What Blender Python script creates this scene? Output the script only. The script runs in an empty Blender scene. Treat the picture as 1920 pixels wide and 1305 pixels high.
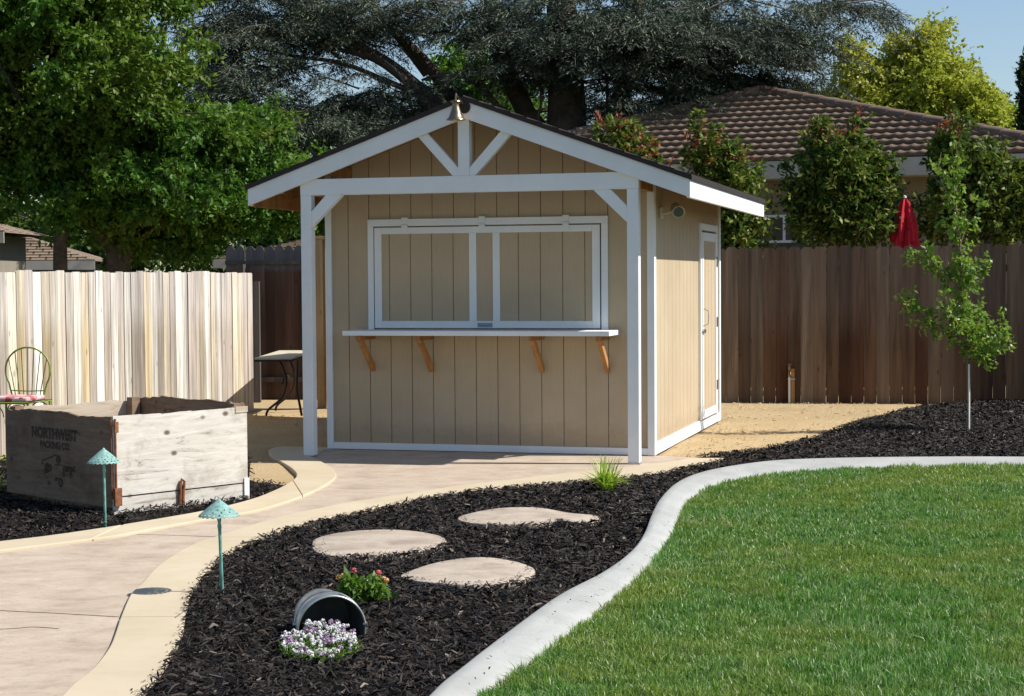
import bpy, bmesh, math, random
import numpy as np
from mathutils import Vector, Matrix
random.seed(7)
rng = np.random.default_rng(11)
sc = bpy.context.scene
COL = sc.collection
R = math.radians

# ------------------------------------------------------------------ camera model
CAM_H, FPX, PITCH, ROLL = 1.5, 3204.7, 0.04, 0.0067
cp, sp = math.cos(PITCH), math.sin(PITCH)
cr, sr = math.cos(ROLL), math.sin(ROLL)
FW = np.array([0, cp, -sp]); UP0 = np.array([0, sp, cp]); RT0 = np.array([1, 0, 0.])
RT = cr*RT0 - sr*UP0; UPV = sr*RT0 + cr*UP0
CPOS = np.array([0, 0, CAM_H])

def ray(x, y):
    return FW + RT*((x-960)/FPX) + UPV*((652.5-y)/FPX)
def G(x, y, z=0.0):                 # point of the level z seen at photo pixel x, y
    d = ray(x, y); return CPOS + d*((z-CAM_H)/d[2])
def at(x, y, Y):                    # point at distance Y
    d = ray(x, y); return CPOS + d*(Y/d[1])

cam = bpy.data.cameras.new('camera'); camo = bpy.data.objects.new('camera', cam); COL.objects.link(camo)
cam.sensor_width = 36; cam.lens = FPX/1920*36; cam.clip_end = 2000; cam.clip_start = .1
camo.matrix_world = Matrix(((RT[0], UPV[0], -FW[0], 0), (RT[1], UPV[1], -FW[1], 0), (RT[2], UPV[2], -FW[2], CAM_H), (0, 0, 0, 1)))
sc.camera = camo

# ------------------------------------------------------------------ materials
class NT:
    def __init__(s, name):
        s.m = bpy.data.materials.new(name); s.m.use_nodes = True
        s.t = s.m.node_tree; s.t.nodes.clear()
    def n(s, typ, **k):
        o = s.t.nodes.new(typ)
        for a, b in k.items():
            if a.startswith('i_'):
                key = a[2:]
                key = int(key) if key.isdigit() else key.replace('_', ' ')
                o.inputs[key].default_value = b
            else: setattr(o, a, b)
        return o
    def l(s, a, b): s.t.links.new(a, b)
    def mixc(s, fac, a, b, mode='MIX'):
        o = s.n('ShaderNodeMix', data_type='RGBA', blend_type=mode)
        for sock, v in ((0, fac), (6, a), (7, b)):
            if isinstance(v, (int, float)): o.inputs[sock].default_value = v
            elif isinstance(v, (tuple, list)): o.inputs[sock].default_value = (*v, 1)
            else: s.l(v, o.inputs[sock])
        return o.outputs[2]
    def math(s, op, a, b=0.0, clamp=False):
        o = s.n('ShaderNodeMath', operation=op, use_clamp=clamp)
        for i, v in ((0, a), (1, b)):
            if isinstance(v, (int, float)): o.inputs[i].default_value = v
            else: s.l(v, o.inputs[i])
        return o.outputs[0]
    def ramp(s, fac, stops):
        o = s.n('ShaderNodeValToRGB'); e = o.color_ramp.elements
        while len(e) < len(stops): e.new(.5)
        for i, (p, c) in enumerate(stops):
            e[i].position = p; e[i].color = (*c, 1) if len(c) == 3 else c
        s.l(fac, o.inputs[0]); return o.outputs[0]
    def coords(s, scale=(1, 1, 1), island=False, kind='Object'):
        tc = s.n('ShaderNodeTexCoord').outputs[kind]
        if island:
            g = s.n('ShaderNodeNewGeometry').outputs['Random Per Island']
            v = s.n('ShaderNodeVectorMath', operation='SCALE'); v.inputs[0].default_value = (37., 91., 53.); s.l(g, v.inputs['Scale'])
            a = s.n('ShaderNodeVectorMath', operation='ADD'); s.l(tc, a.inputs[0]); s.l(v.outputs[0], a.inputs[1]); tc = a.outputs[0]
        mp = s.n('ShaderNodeMapping'); mp.inputs['Scale'].default_value = scale; s.l(tc, mp.inputs[0])
        return mp.outputs[0]
    def noise(s, vec, scale, detail=4, rough=.6, dist=0.):
        o = s.n('ShaderNodeTexNoise'); o.inputs['Scale'].default_value = scale; o.inputs['Detail'].default_value = detail
        o.inputs['Roughness'].default_value = rough; o.inputs['Distortion'].default_value = dist
        s.l(vec, o.inputs['Vector']); return o.outputs['Fac']
    def island(s): return s.n('ShaderNodeNewGeometry').outputs['Random Per Island']
    def bump(s, h, strength=.3, dist=.01):
        o = s.n('ShaderNodeBump'); o.inputs['Strength'].default_value = strength; o.inputs['Distance'].default_value = dist
        s.l(h, o.inputs['Height']); return o.outputs[0]
    def out(s, col, rough=.8, spec=.3, metal=0., normal=None, trans=0., transcol=None):
        p = s.n('ShaderNodeBsdfPrincipled')
        for sock, v in (('Base Color', col), ('Roughness', rough), ('Specular IOR Level', spec), ('Metallic', metal)):
            if isinstance(v, (int, float)): p.inputs[sock].default_value = v
            elif isinstance(v, (tuple, list)): p.inputs[sock].default_value = (*v, 1)
            else: s.l(v, p.inputs[sock])
        if normal: s.l(normal, p.inputs['Normal'])
        o = s.n('ShaderNodeOutputMaterial'); sh = p.outputs[0]
        if trans:
            t = s.n('ShaderNodeBsdfTranslucent')
            tcx = transcol if transcol is not None else col
            if isinstance(tcx, (tuple, list)): t.inputs[0].default_value = (*tcx, 1)
            else: s.l(tcx, t.inputs[0])
            mx = s.n('ShaderNodeMixShader'); mx.inputs[0].default_value = trans
            s.l(sh, mx.inputs[1]); s.l(t.outputs[0], mx.inputs[2]); sh = mx.outputs[0]
        s.l(sh, o.inputs[0]); return s.m

def m_plain(name, col, rough=.6, spec=.3, metal=0, var=.12, scale=6, bump=0.15, bs=60, bd=.002):
    n = NT(name); c = n.coords()
    f = n.noise(c, scale, 5)
    dark = tuple(v*(1-var) for v in col); light = tuple(min(1, v*(1+var)) for v in col)
    cc = n.ramp(f, [(.3, dark), (.7, light)])
    nb = n.bump(n.noise(c, bs, 3), bump, bd) if bump else None
    return n.out(cc, rough, spec, metal, nb)

def m_leaf(name, cols, rough=.45, spec=.4, trans=.35, tcol=(.22, .4, .03), patch=None, pscale=.6):
    n = NT(name)
    k = len(cols); cc = n.ramp(n.island(), [(i/max(1, k-1), c) for i, c in enumerate(cols)])
    if patch:
        f = n.noise(n.coords(), pscale, 3); f = n.ramp(f, [(.42, (0, 0, 0)), (.62, (1, 1, 1))])
        cc = n.mixc(f, cc, patch)
    tc = n.mixc(.5, cc, tcol)
    return n.out(cc, rough, spec, 0, None, trans, tc)

def m_wood(name, cols, axis=2, grain=(30, 30, 1.2), rough=.85, var=.35, knots=True, top=None, bump=.4):
    n = NT(name)
    c = n.coords(grain, island=True)
    k = len(cols); base = n.ramp(n.island(), [(i/k, q) for i, q in enumerate(cols)])
    base.node.color_ramp.interpolation = 'CONSTANT'
    rb = n.math('FRACT', n.math('MULTIPLY', n.island(), 17.3)); rbc = n.ramp(rb, [(0, (.68,)*3), (1, (1.22,)*3)]); base = n.mixc(1., base, rbc, 'MULTIPLY')
    g = n.noise(c, 1.0, 6, .65, .6)
    g2 = n.noise(n.coords(tuple(q*.25 for q in grain), island=True), 1.0, 3, .6, .8)
    dk = n.ramp(g, [(.3, (1-var,)*3), (.62, (1.0,)*3)])
    cc = n.mixc(1., base, dk, 'MULTIPLY')
    lt = n.ramp(g2, [(.38, (.62, .58, .56)), (.6, (1.12, 1.08, 1.0))])
    cc = n.mixc(.8, cc, lt, 'MULTIPLY')
    if knots:
        kc = n.coords((7, 7, 3.2), island=True)
        v = n.n('ShaderNodeTexVoronoi'); v.inputs['Scale'].default_value = 1.; n.l(kc, v.inputs['Vector'])
        kf = n.ramp(v.outputs['Distance'], [(.06, (1, 1, 1)), (.13, (0, 0, 0))])
        cc = n.mixc(n.math('MULTIPLY', kf, .65), cc, tuple(q*.35 for q in cols[0]))
    if top:
        z0, tcol, am = top[:3]
        sep = n.n('ShaderNodeSeparateXYZ'); n.l(n.n('ShaderNodeTexCoord').outputs['Object'], sep.inputs[0])
        zz = n.math('ADD', sep.outputs[2], n.math('MULTIPLY', g, .10))
        tf = n.ramp(n.math('SUBTRACT', zz, z0-.5), [(.5, (0, 0, 0)), (.56 if len(top) < 4 else .5+top[3], (1, 1, 1))])
        cc = n.mixc(n.math('MULTIPLY', tf, am), cc, n.mixc(1., tcol, dk, 'MULTIPLY'))
    return n.out(cc, rough, .15, 0, n.bump(g, bump, .004))

M = {}
M['white'] = m_plain('white_paint', (.77, .80, .815), .5, .4, var=.05, scale=3, bump=.15, bs=50)
M['dark_gap'] = m_plain('dark_gap', (.02, .018, .016), .9, .1, var=.1, bump=0)
# siding: tan paint over rough sawn panels
n = NT('tan_siding'); c = n.coords((25, 25, 3))
f = n.noise(c, 2, 5); f2 = n.noise(n.coords(), 1.6, 3)
cc = n.mixc(n.ramp(f2, [(.3, (0, 0, 0)), (.7, (1, 1, 1))]), (.47, .372, .25), (.54, .435, .30))
cc = n.mixc(n.math('MULTIPLY', f, .36), cc, (.35, .28, .19))
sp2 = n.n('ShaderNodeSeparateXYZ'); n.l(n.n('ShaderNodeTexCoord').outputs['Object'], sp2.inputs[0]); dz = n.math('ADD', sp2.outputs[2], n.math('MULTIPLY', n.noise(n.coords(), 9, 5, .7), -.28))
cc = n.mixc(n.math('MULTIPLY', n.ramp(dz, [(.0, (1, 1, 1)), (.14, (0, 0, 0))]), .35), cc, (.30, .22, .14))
M['siding'] = n.out(cc, .8, .2, 0, n.bump(f, .5, .003))
M['groove'] = m_plain('groove_shade', (.30, .245, .17), .9, .1, var=.3, scale=20, bump=0)
M['raw_fir'] = m_wood('raw_fir', [(.50, .24, .09), (.58, .30, .12)], grain=(18, 18, 3), var=.25, rough=.7)
M['roof_ply'] = m_wood('roof_ply', [(.42, .22, .10), (.48, .26, .12)], grain=(4, 14, 14), var=.3, knots=False)
n = NT('black_shingle'); c = n.coords((3, 60, 3)); f = n.noise(n.coords(), 60, 3)
M['shingle'] = n.out(n.ramp(f, [(.3, (.018, .014, .014)), (.7, (.06, .05, .05))]), .9, .2, 0, n.bump(f, .6, .004))
M['shingle_edge'] = m_plain('drip_edge', (.028, .020, .020), .6, .3, var=.2)
M['bronze'] = m_plain('aged_brass', (.34, .24, .15), .33, .5, 1., var=.35, scale=25, bump=.1)
M['flood'] = m_plain('cream_plastic', (.62, .58, .46), .4, .4, var=.05)
M['glass_dark'] = m_plain('lamp_glass', (.10, .12, .12), .12, .6, var=.2, bump=0)
M['steel'] = m_plain('zinc_hardware', (.45, .45, .46), .35, .5, .9, var=.2, scale=30)
M['sign_blue'] = m_plain('plaque_blue', (.33, .42, .50), .5, .3, var=.1)
M['ink'] = m_plain('dark_ink', (.04, .06, .09), .6, .2, var=.1, bump=0)
# verdigris lamps
n = NT('verdigris'); f = n.noise(n.coords(), 55, 5)
M['verdigris'] = n.out(n.ramp(f, [(.27, (.10, .15, .12)), (.36, (.14, .27, .245)), (.55, (.21, .37, .34)), (.75, (.33, .48, .44))]), .65, .3, 0, n.bump(f, .3, .002))
n = NT('verdigris_dark'); f = n.noise(n.coords((1, 1, .3)), 55, 5)
M['verdigris_pole'] = n.out(n.ramp(f, [(.35, (.06, .16, .13)), (.6, (.16, .38, .32))]), .6, .3, 0, n.bump(f, .3, .002))
# concrete path (stamped), border, curb, stones
n = NT('stamped_concrete'); c = n.coords((1.0, 1.4, 1)); f = n.noise(c, 3.2, 8, .72, .4); g = n.noise(n.coords((3, 7, 2)), 6, 7, .75, .6)
cc = n.ramp(f, [(.30, (.32, .255, .195)), (.45, (.43, .345, .265)), (.66, (.52, .43, .34))])
cc = n.mixc(n.ramp(g, [(.30, (.75, .75, .75)), (.46, (0, 0, 0))]), cc, (.27, .20, .155))
M['stamped'] = n.out(cc, .7, .3, 0, n.bump(g, .6, .006))
n = NT('border_concrete'); f = n.noise(n.coords(), 2.2, 6, .6); g = n.noise(n.coords(), 120, 2)
cc = n.ramp(f, [(.3, (.475, .395, .27)), (.7, (.55, .465, .335))])
cc = n.mixc(n.ramp(n.noise(n.coords(), 9, 6, .7, 1.), [(.28, (.5, .5, .5)), (.4, (0, 0, 0))]), cc, (.42, .32, .20))
M['border'] = n.out(cc, .7, .3, 0, n.bump(g, .15, .002))
n = NT('curb_concrete'); f = n.noise(n.coords(), 3.2, 7, .65); g = n.noise(n.coords(), 90, 3)
cc = n.ramp(f, [(.3, (.31, .315, .30)), (.55, (.37, .375, .36)), (.75, (.42, .42, .40))])
v = n.n('ShaderNodeTexVoronoi', feature='DISTANCE_TO_EDGE'); v.inputs['Scale'].default_value = 1.1
mv = n.n('ShaderNodeVectorMath', operation='ADD'); n.l(n.coords(), mv.inputs[0])
nn = n.n('ShaderNodeTexNoise'); nn.inputs['Scale'].default_value = 5; n.l(n.coords(), nn.inputs[0]); n.l(nn.outputs['Color'], mv.inputs[1]); n.l(mv.outputs[0], v.inputs['Vector'])
cc = n.mixc(n.ramp(v.outputs['Distance'], [(.003, (.45, .45, .45)), (.008, (0, 0, 0))]), cc, (.25, .24, .22))
M['curb'] = n.out(cc, .75, .25, 0, n.bump(g, .3, .003))
n = NT('stepping_stone'); c = n.coords((1, 1.6, 1)); f = n.noise(c, 3.5, 7, .65, .5); g = n.noise(n.coords(), 18, 5)
cc = n.ramp(f, [(.32, (.29, .235, .19)), (.5, (.40, .335, .27)), (.68, (.47, .40, .32))])
M['stone'] = n.out(cc, .8, .25, 0, n.bump(g, .7, .008))
# decomposed granite
n = NT('decomposed_granite'); f = n.noise(n.coords(), 1.3, 6, .6); g = n.noise(n.coords(), 70, 4, .7); h = n.noise(n.coords((1, 2.5, 1)), 9, 5, .7)
cc = n.ramp(f, [(.3, (.41, .305, .165)), (.7, (.51, .395, .235))])
cc = n.mixc(n.ramp(g, [(.36, (.8, .8, .8)), (.5, (0, 0, 0))]), cc, (.34, .22, .11))
cc = n.mixc(n.ramp(h, [(.27, (.6, .6, .6)), (.38, (0, 0, 0))]), cc, (.25, .16, .09))
M['dg'] = n.out(cc, .95, .1, 0, n.bump(n.math('ADD', g, h), .8, .012))
n = NT('mulch_base'); g = n.noise(n.coords(), 45, 5, .7)
M['mulch_base'] = n.out(n.ramp(g, [(.35, (.006, .005, .005)), (.65, (.022, .018, .017))]), .95, .1, 0, n.bump(g, 1., .02))
n = NT('mulch_chip'); r_ = n.island()
M['mulch'] = n.out(n.ramp(r_, [(0, (.006, .0048, .0042)), (.45, (.014, .0115, .010)), (.80, (.030, .0225, .018)), (.90, (.055, .036, .024)), (.965, (.050, .042, .037)), (.995, (.20, .17, .14))]), .7, .28)
n = NT('lawn_soil'); g = n.noise(n.coords(), 30, 4)
M['lawn_soil'] = n.out(n.ramp(g, [(.35, (.03, .045, .012)), (.65, (.06, .075, .022))]), .95, .05)
# grass
n = NT('grass_blade'); r_ = n.island()
a = n.ramp(r_, [(0, (.030, .11, .014)), (.38, (.10, .245, .035)), (.72, (.18, .36, .07)), (.88, (.33, .47, .20)), (1, (.62, .62, .42))])
p1 = n.noise(n.coords(), 1.0, 5, .68, .4); p2 = n.noise(n.coords(), 3.1, 6, .75, .6)
a = n.mixc(n.math('MULTIPLY', n.ramp(p1, [(.44, (0, 0, 0)), (.60, (1, 1, 1))]), .65), a, (.30, .33, .055))
a = n.mixc(n.math('MULTIPLY', n.ramp(p2, [(.54, (0, 0, 0)), (.66, (1, 1, 1))]), .5), a, (.42, .40, .19))
a = n.mixc(n.math('MULTIPLY', n.ramp(p2, [(.30, (1, 1, 1)), (.42, (0, 0, 0))]), .5), a, (.05, .14, .04))
M['grass'] = n.out(a, .42, .45, 0, None, .35, n.mixc(.5, a, (.16, .36, .03)))
# fences
M['fence_bleached'] = m_wood('bleached_cedar', [(.52, .465, .41), (.80, .71, .56), (.84, .81, .75), (.74, .61, .40), (.60, .54, .49), (.82, .74, .60), (.86, .83, .78), (.46, .40, .35)], grain=(34, 34, 1.1), var=.58, bump=.8, top=(1.0, (.78, .74, .70), .35, .3))
M['fence_brown'] = m_wood('brown_fence', [(.165, .092, .056), (.31, .215, .145), (.215, .13, .08), (.36, .265, .185), (.12, .058, .034), (.27, .18, .118)], grain=(16, 16, .8), var=.5, top=(.75, (.29, .23, .18), .32, .49))
M['fence_dark'] = m_wood('dark_fence', [(.12, .07, .05), (.18, .105, .075), (.15, .10, .08)], grain=(16, 16, .8), var=.4, top=(1.66, (.13, .13, .145), .9))
M['fence_post_grey'] = m_wood('grey_post', [(.14, .12, .115), (.17, .15, .14)], grain=(16, 16, 1), var=.35, knots=False)
M['new_wood'] = m_wood('new_pine', [(.50, .36, .20), (.56, .42, .24)], grain=(16, 16, 1), var=.25)
# crate plywood
n = NT('weathered_plywood')
def plyw(nm, base, dark, lite):
    n = NT(nm); c = n.coords((2.2, 2.2, 16)); g = n.noise(c, 1.3, 8, .7, 1.2); g2 = n.noise(n.coords(), 3, 5, .7)
    cc = n.ramp(g, [(.30, dark), (.42, base), (.7, lite)])
    cc = n.mixc(n.ramp(g2, [(.52, (0, 0, 0)), (.74, (.65, .65, .65))]), cc, dark)
    v = n.n('ShaderNodeTexVoronoi'); v.inputs['Scale'].default_value = 5.2; n.l(n.coords((1, 1, 1.5)), v.inputs['Vector'])
    cc = n.mixc(n.ramp(v.outputs['Distance'], [(.08, (.9, .9, .9)), (.17, (0, 0, 0))]), cc, (.10, .065, .05))
    return n.out(cc, .85, .15, 0, n.bump(g, .6, .005))
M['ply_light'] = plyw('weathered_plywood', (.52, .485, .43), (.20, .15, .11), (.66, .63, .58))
M['ply_dark'] = plyw('shaded_plywood', (.20, .135, .092), (.09, .055, .036), (.27, .195, .14))  # darker copy of the crate plywood, shade of its unlit sides in the colour
M['ply_in'] = plyw('inner_plywood', (.42, .35, .27), (.2, .15, .11), (.55, .47, .37))
M['rust'] = m_plain('rusty_iron', (.24, .10, .05), .85, .2, .2, var=.5, scale=30, bump=.5)
n = NT('stencil_ink'); f = n.noise(n.coords(), 40, 5, .7)
M['stencil'] = n.out(n.ramp(f, [(.36, (.030, .022, .018)), (.58, (.12, .09, .07))]), .9, .1)
M['enamel'] = m_plain('white_enamel', (.72, .72, .70), .4, .4, var=.08, scale=20)
M['chair_green'] = m_plain('green_paint', (.20, .28, .05), .45, .4, var=.25, scale=20)
n = NT('cushion'); v = n.n('ShaderNodeTexVoronoi'); v.inputs['Scale'].default_value = 16; n.l(n.coords(), v.inputs['Vector'])
M['cushion'] = n.out(n.ramp(v.outputs['Color'], [(.25, (.36, .07, .08)), (.5, (.55, .28, .30)), (.75, (.58, .50, .48))]), .9, .1)
M['table_metal'] = m_plain('dark_metal', (.035, .030, .028), .5, .4, .5, var=.2)
M['table_top'] = m_plain('stone_tile', (.52, .47, .36), .6, .3, var=.15, scale=12)
M['galv'] = m_plain('galvanised_steel', (.42, .45, .44), .38, .5, .75, var=.25, scale=22, bump=.1)
M['galv_in'] = m_plain('bucket_inside', (.11, .11, .11), .6, .3, .3, var=.3, scale=16)
M['bark_grey'] = m_plain('grey_bark', (.085, .07, .058), .95, .1, var=.4, scale=5, bump=.9, bs=14, bd=.04)
M['bark_cedar'] = m_plain('cedar_bark', (.125, .10, .08), .95, .1, var=.4, scale=3, bump=.9, bs=10, bd=.05)
M['bark_young'] = m_plain('young_bark', (.17, .13, .09), .8, .2, var=.3, scale=20, bump=.4)
M['leaf_big'] = m_leaf('big_tree_leaf', [(.020, .058, .009), (.036, .10, .014), (.065, .15, .020), (.115, .21, .028)], .5, .22, .24, (.16, .38, .02), patch=(.12, .165, .02), pscale=.55)
M['leaf_bright'] = m_leaf('bright_leaf', [(.05, .12, .015), (.09, .19, .02), (.14, .25, .03)], .45, .4, .42, (.28, .5, .03))
M['leaf_yellow'] = m_leaf('yellow_green_leaf', [(.20, .29, .035), (.33, .42, .05), (.45, .51, .06), (.54, .50, .09)], .5, .3, .4, (.45, .55, .05), patch=(.34, .31, .05), pscale=.3)
M['leaf_mid'] = m_leaf('mid_green_leaf', [(.05, .085, .02), (.08, .13, .03), (.12, .17, .04)], .5, .3, .35, (.2, .35, .05))
M['needle'] = m_leaf('cedar_needle', [(.020, .031, .022), (.045, .064, .043), (.105, .13, .09), (.19, .215, .15)], .6, .25, .10, (.10, .16, .09))
M['cypress'] = m_leaf('cypress_leaf', [(.015, .025, .012), (.03, .045, .02)], .6, .2, .1)
M['photinia'] = m_leaf('photinia_leaf', [(.022, .055, .010), (.04, .085, .014), (.08, .13, .02), (.18, .21, .035), (.26, .24, .06)], .5, .2, .25, (.2, .32, .03))
M['photinia_red'] = m_leaf('photinia_red_tip', [(.22, .05, .035), (.34, .10, .05), (.28, .16, .06)], .5, .25, .25, (.5, .12, .06))
M['young_leaf'] = m_leaf('young_tree_leaf', [(.06, .14, .018), (.11, .22, .03), (.19, .30, .045), (.28, .30, .06)], .42, .35, .38, (.3, .5, .04))
M['tuft'] = m_leaf('lily_blade', [(.24, .38, .03), (.42, .56, .06), (.60, .68, .14)], .4, .4, .35, (.4, .6, .08))
M['small_leaf'] = m_leaf('flower_leaf', [(.05, .11, .015), (.10, .20, .03), (.18, .28, .05)], .4, .4, .3, (.25, .45, .04))
M['petal'] = m_leaf('alyssum_petal', [(.78, .77, .76), (.82, .82, .78), (.76, .70, .76), (.80, .80, .76)], .6, .2, .2, (.8, .8, .8))
M['petal_purple'] = m_leaf('purple_petal', [(.30, .14, .34), (.46, .28, .50), (.62, .48, .64)], .6, .2, .2, (.6, .4, .7))
M['petal_pink'] = m_leaf('pink_petal', [(.72, .10, .22), (.80, .22, .12)], .6, .2, .2, (.8, .3, .2))
M['petal_orange'] = m_leaf('orange_petal', [(.80, .42, .10), (.85, .45, .30)], .6, .2, .2, (.9, .5, .2))
M['umbrella'] = m_plain('red_canvas', (.50, .018, .032), .8, .2, var=.15, scale=12)
M['stucco'] = m_plain('brown_stucco', (.30, .24, .185), .95, .1, var=.08, scale=10, bump=.4)
M['fascia_grey'] = m_plain('greige_fascia', (.46, .42, .375), .7, .3, var=.06)
M['window_glass'] = m_plain('window_glass', (.10, .10, .09), .15, .5, var=.2, scale=1, bump=0)
n = NT('roof_tile'); f = n.noise(n.coords(), 5, 5, .6); g = n.noise(n.coords(), 40, 3)
M['tile'] = n.out(n.mixc(n.math('MULTIPLY', g, .4), n.ramp(f, [(.3, (.15, .10, .072)), (.7, (.24, .17, .125))]), (.11, .075, .053)), .8, .25, 0, n.bump(g, .3, .005))
n = NT('shake_roof'); c = n.coords((1, 1, 1)); w = n.n('ShaderNodeTexBrick'); w.inputs['Scale'].default_value = 1.
w.inputs['Color1'].default_value = (.20, .15, .11, 1); w.inputs['Color2'].default_value = (.28, .215, .155, 1); w.inputs['Mortar'].default_value = (.06, .045, .035, 1)
w.inputs['Mortar Size'].default_value = .02; w.inputs['Brick Width'].default_value = .3; w.inputs['Row Height'].default_value = .22; n.l(n.coords((1, 1, 1), kind='Object'), w.inputs['Vector'])
M['shake'] = n.out(w.outputs['Color'], .9, .1)
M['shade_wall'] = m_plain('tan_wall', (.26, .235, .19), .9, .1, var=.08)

# ------------------------------------------------------------------ mesh helpers
class MB:
    def __init__(s): s.v = []; s.f = []
    def add(s, vs, fs):
        b = len(s.v); s.v += [tuple(map(float, q)) for q in vs]; s.f += [tuple(i+b for i in f) for f in fs]; return s
    def box(s, a, b):
        (x0, y0, z0), (x1, y1, z1) = a, b
        vs = [(x0, y0, z0), (x1, y0, z0), (x1, y1, z0), (x0, y1, z0), (x0, y0, z1), (x1, y0, z1), (x1, y1, z1), (x0, y1, z1)]
        return s.add(vs, [(0, 3, 2, 1), (4, 5, 6, 7), (0, 1, 5, 4), (1, 2, 6, 5), (2, 3, 7, 6), (3, 0, 4, 7)])
    def prism(s, poly, d):        # poly: list of 3d points, d: extrusion vector
        n = len(poly); P = [Vector(p) for p in poly]; d = Vector(d)
        nr = sum(((P[i]-P[0]).cross(P[(i+1) % n]-P[0]) for i in range(1, n-1)), Vector())
        if nr.dot(d) > 0: P = P[::-1]
        vs = P+[p+d for p in P]
        return s.add(vs, [tuple(range(n)), tuple(range(2*n-1, n-1, -1))]+[(i, i+n, (i+1) % n+n, (i+1) % n) for i in range(n)])
    def bar(s, p, q, w, h, up=(0, 0, 1)):
        p, q, up = Vector(p), Vector(q), Vector(up); d = (q-p).normalized(); x = d.cross(up).normalized(); y = x.cross(d)
        return s.prism([p+x*a*w/2+y*b*h/2 for a, b in ((-1, -1), (1, -1), (1, 1), (-1, 1))], q-p)
    def tube(s, pts, rad, seg=8, cap=True):
        pts = [Vector(p) for p in pts]; n = len(pts)
        if isinstance(rad, (int, float)): rad = [rad]*n
        vs = []; prev = None
        for i, p in enumerate(pts):
            d = (pts[min(i+1, n-1)]-pts[max(i-1, 0)]).normalized()
            if prev is None:
                x = d.cross(Vector((0, 0, 1)) if abs(d.z) < .9 else Vector((1, 0, 0))).normalized()
            else: x = (prev-d*prev.dot(d)).normalized()
            prev = x; y = d.cross(x)
            vs += [p+(x*math.cos(a)+y*math.sin(a))*rad[i] for a in [2*math.pi*k/seg for k in range(seg)]]
        fs = [(i*seg+k, i*seg+(k+1) % seg, (i+1)*seg+(k+1) % seg, (i+1)*seg+k) for i in range(n-1) for k in range(seg)]
        if cap: fs += [tuple(range(seg-1, -1, -1)), tuple((n-1)*seg+k for k in range(seg))]
        return s.add(vs, fs)
    def lathe(s, prof, seg=24, M4=None, closed=False):
        M4 = M4 or Matrix()
        vs = [M4 @ Vector((r*math.cos(a), r*math.sin(a), z)) for r, z in prof for a in [2*math.pi*k/seg for k in range(seg)]]
        n = len(prof)
        fs = [(i*seg+k, i*seg+(k+1) % seg, (i+1)*seg+(k+1) % seg, (i+1)*seg+k) for i in range(n-1) for k in range(seg)]
        if closed: fs += [tuple(range(seg-1, -1, -1)), tuple((n-1)*seg+k for k in range(seg))]
        return s.add(vs, fs)
    def build(s, name, mat, parent=None, bevel=0, smooth=False, world=False, loc=None):
        me = bpy.data.meshes.new(name)
        vs = s.v
        if world and parent is not None:
            o_ = parent.location; vs = [(a-o_[0], b-o_[1], c-o_[2]) for a, b, c in vs]
        me.from_pydata(vs, [], s.f); me.materials.append(mat if not isinstance(mat, str) else M[mat])
        if smooth:
            me.polygons.foreach_set('use_smooth', [True]*len(me.polygons))
            try: me.set_sharp_from_angle(angle=R(40))
            except Exception: pass
        me.update()
        o = bpy.data.objects.new(name, me); COL.objects.link(o)
        if parent is not None: o.parent = parent
        if loc is not None: o.location = loc
        if bevel:
            b = o.modifiers.new('bevel', 'BEVEL'); b.width = bevel; b.segments = 2; b.limit_method = 'ANGLE'
        return o

def tag(o, label=None, cat=None, group=None, kind=None):
    for k, v in (('label', label), ('category', cat), ('group', group), ('kind', kind)):
        if v: o[k] = v
    return o
def thing(name, label, cat, loc=(0, 0, 0), rz=0, group=None):
    o = bpy.data.objects.new(name, None); COL.objects.link(o); o.location = loc; o.rotation_euler = (0, 0, rz)
    return tag(o, label, cat, group)
def npmesh(name, V, F, mat, parent=None, world=True):
    """V (n,3) array, F (m,k) array of equal-size faces"""
    if world and parent is not None: V = V-np.array(parent.location)[None, :]
    me = bpy.data.meshes.new(name); k = F.shape[1]
    me.vertices.add(len(V)); me.vertices.foreach_set('co', V.astype(np.float32).ravel())
    me.loops.add(F.size); me.loops.foreach_set('vertex_index', F.astype(np.int32).ravel())
    me.polygons.add(len(F)); me.polygons.foreach_set('loop_start', np.arange(0, F.size, k, dtype=np.int32))
    try: me.polygons.foreach_set('loop_total', np.full(len(F), k, dtype=np.int32))
    except Exception: pass
    me.materials.append(M[mat] if isinstance(mat, str) else mat); me.update(calc_edges=True)
    o = bpy.data.objects.new(name, me); COL.objects.link(o)
    if parent is not None: o.parent = parent
    return o
def unit(a): return a/np.maximum(np.linalg.norm(a, axis=1, keepdims=True), 1e-9)
def leafgeo(P, D, N, L, W, fold=.15):
    D = unit(D); S = unit(np.cross(D, N)); U_ = np.cross(S, D); L = L[:, None]; W = W[:, None]
    v1 = P+D*L*.45+S*W+U_*W*fold; v3 = P+D*L*.45-S*W+U_*W*fold; v2 = P+D*L
    V = np.stack([P, v1, v2, v3], 1).reshape(-1, 3)
    return V, np.arange(len(V)).reshape(-1, 4)
def catmull(P, n=8, closed=False):
    P = [np.array(p, float) for p in P]; m = len(P); out = []
    rng_ = range(m if closed else m-1)
    for i in rng_:
        if closed: p0, p1, p2, p3 = P[(i-1) % m], P[i], P[(i+1) % m], P[(i+2) % m]
        else: p0, p1, p2, p3 = P[max(i-1, 0)], P[i], P[i+1], P[min(i+2, m-1)]
        for k in range(n):
            t = k/n
            out.append(.5*((2*p1)+(-p0+p2)*t+(2*p0-5*p1+4*p2-p3)*t*t+(-p0+3*p1-3*p2+p3)*t**3))
    if not closed: out.append(P[-1])
    return out
def resample(P, n):
    P = np.array(P); d = np.r_[0, np.cumsum(np.linalg.norm(np.diff(P, axis=0), axis=1))]
    t = np.linspace(0, d[-1], n); return np.stack([np.interp(t, d, P[:, i]) for i in range(P.shape[1])], 1)
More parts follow.
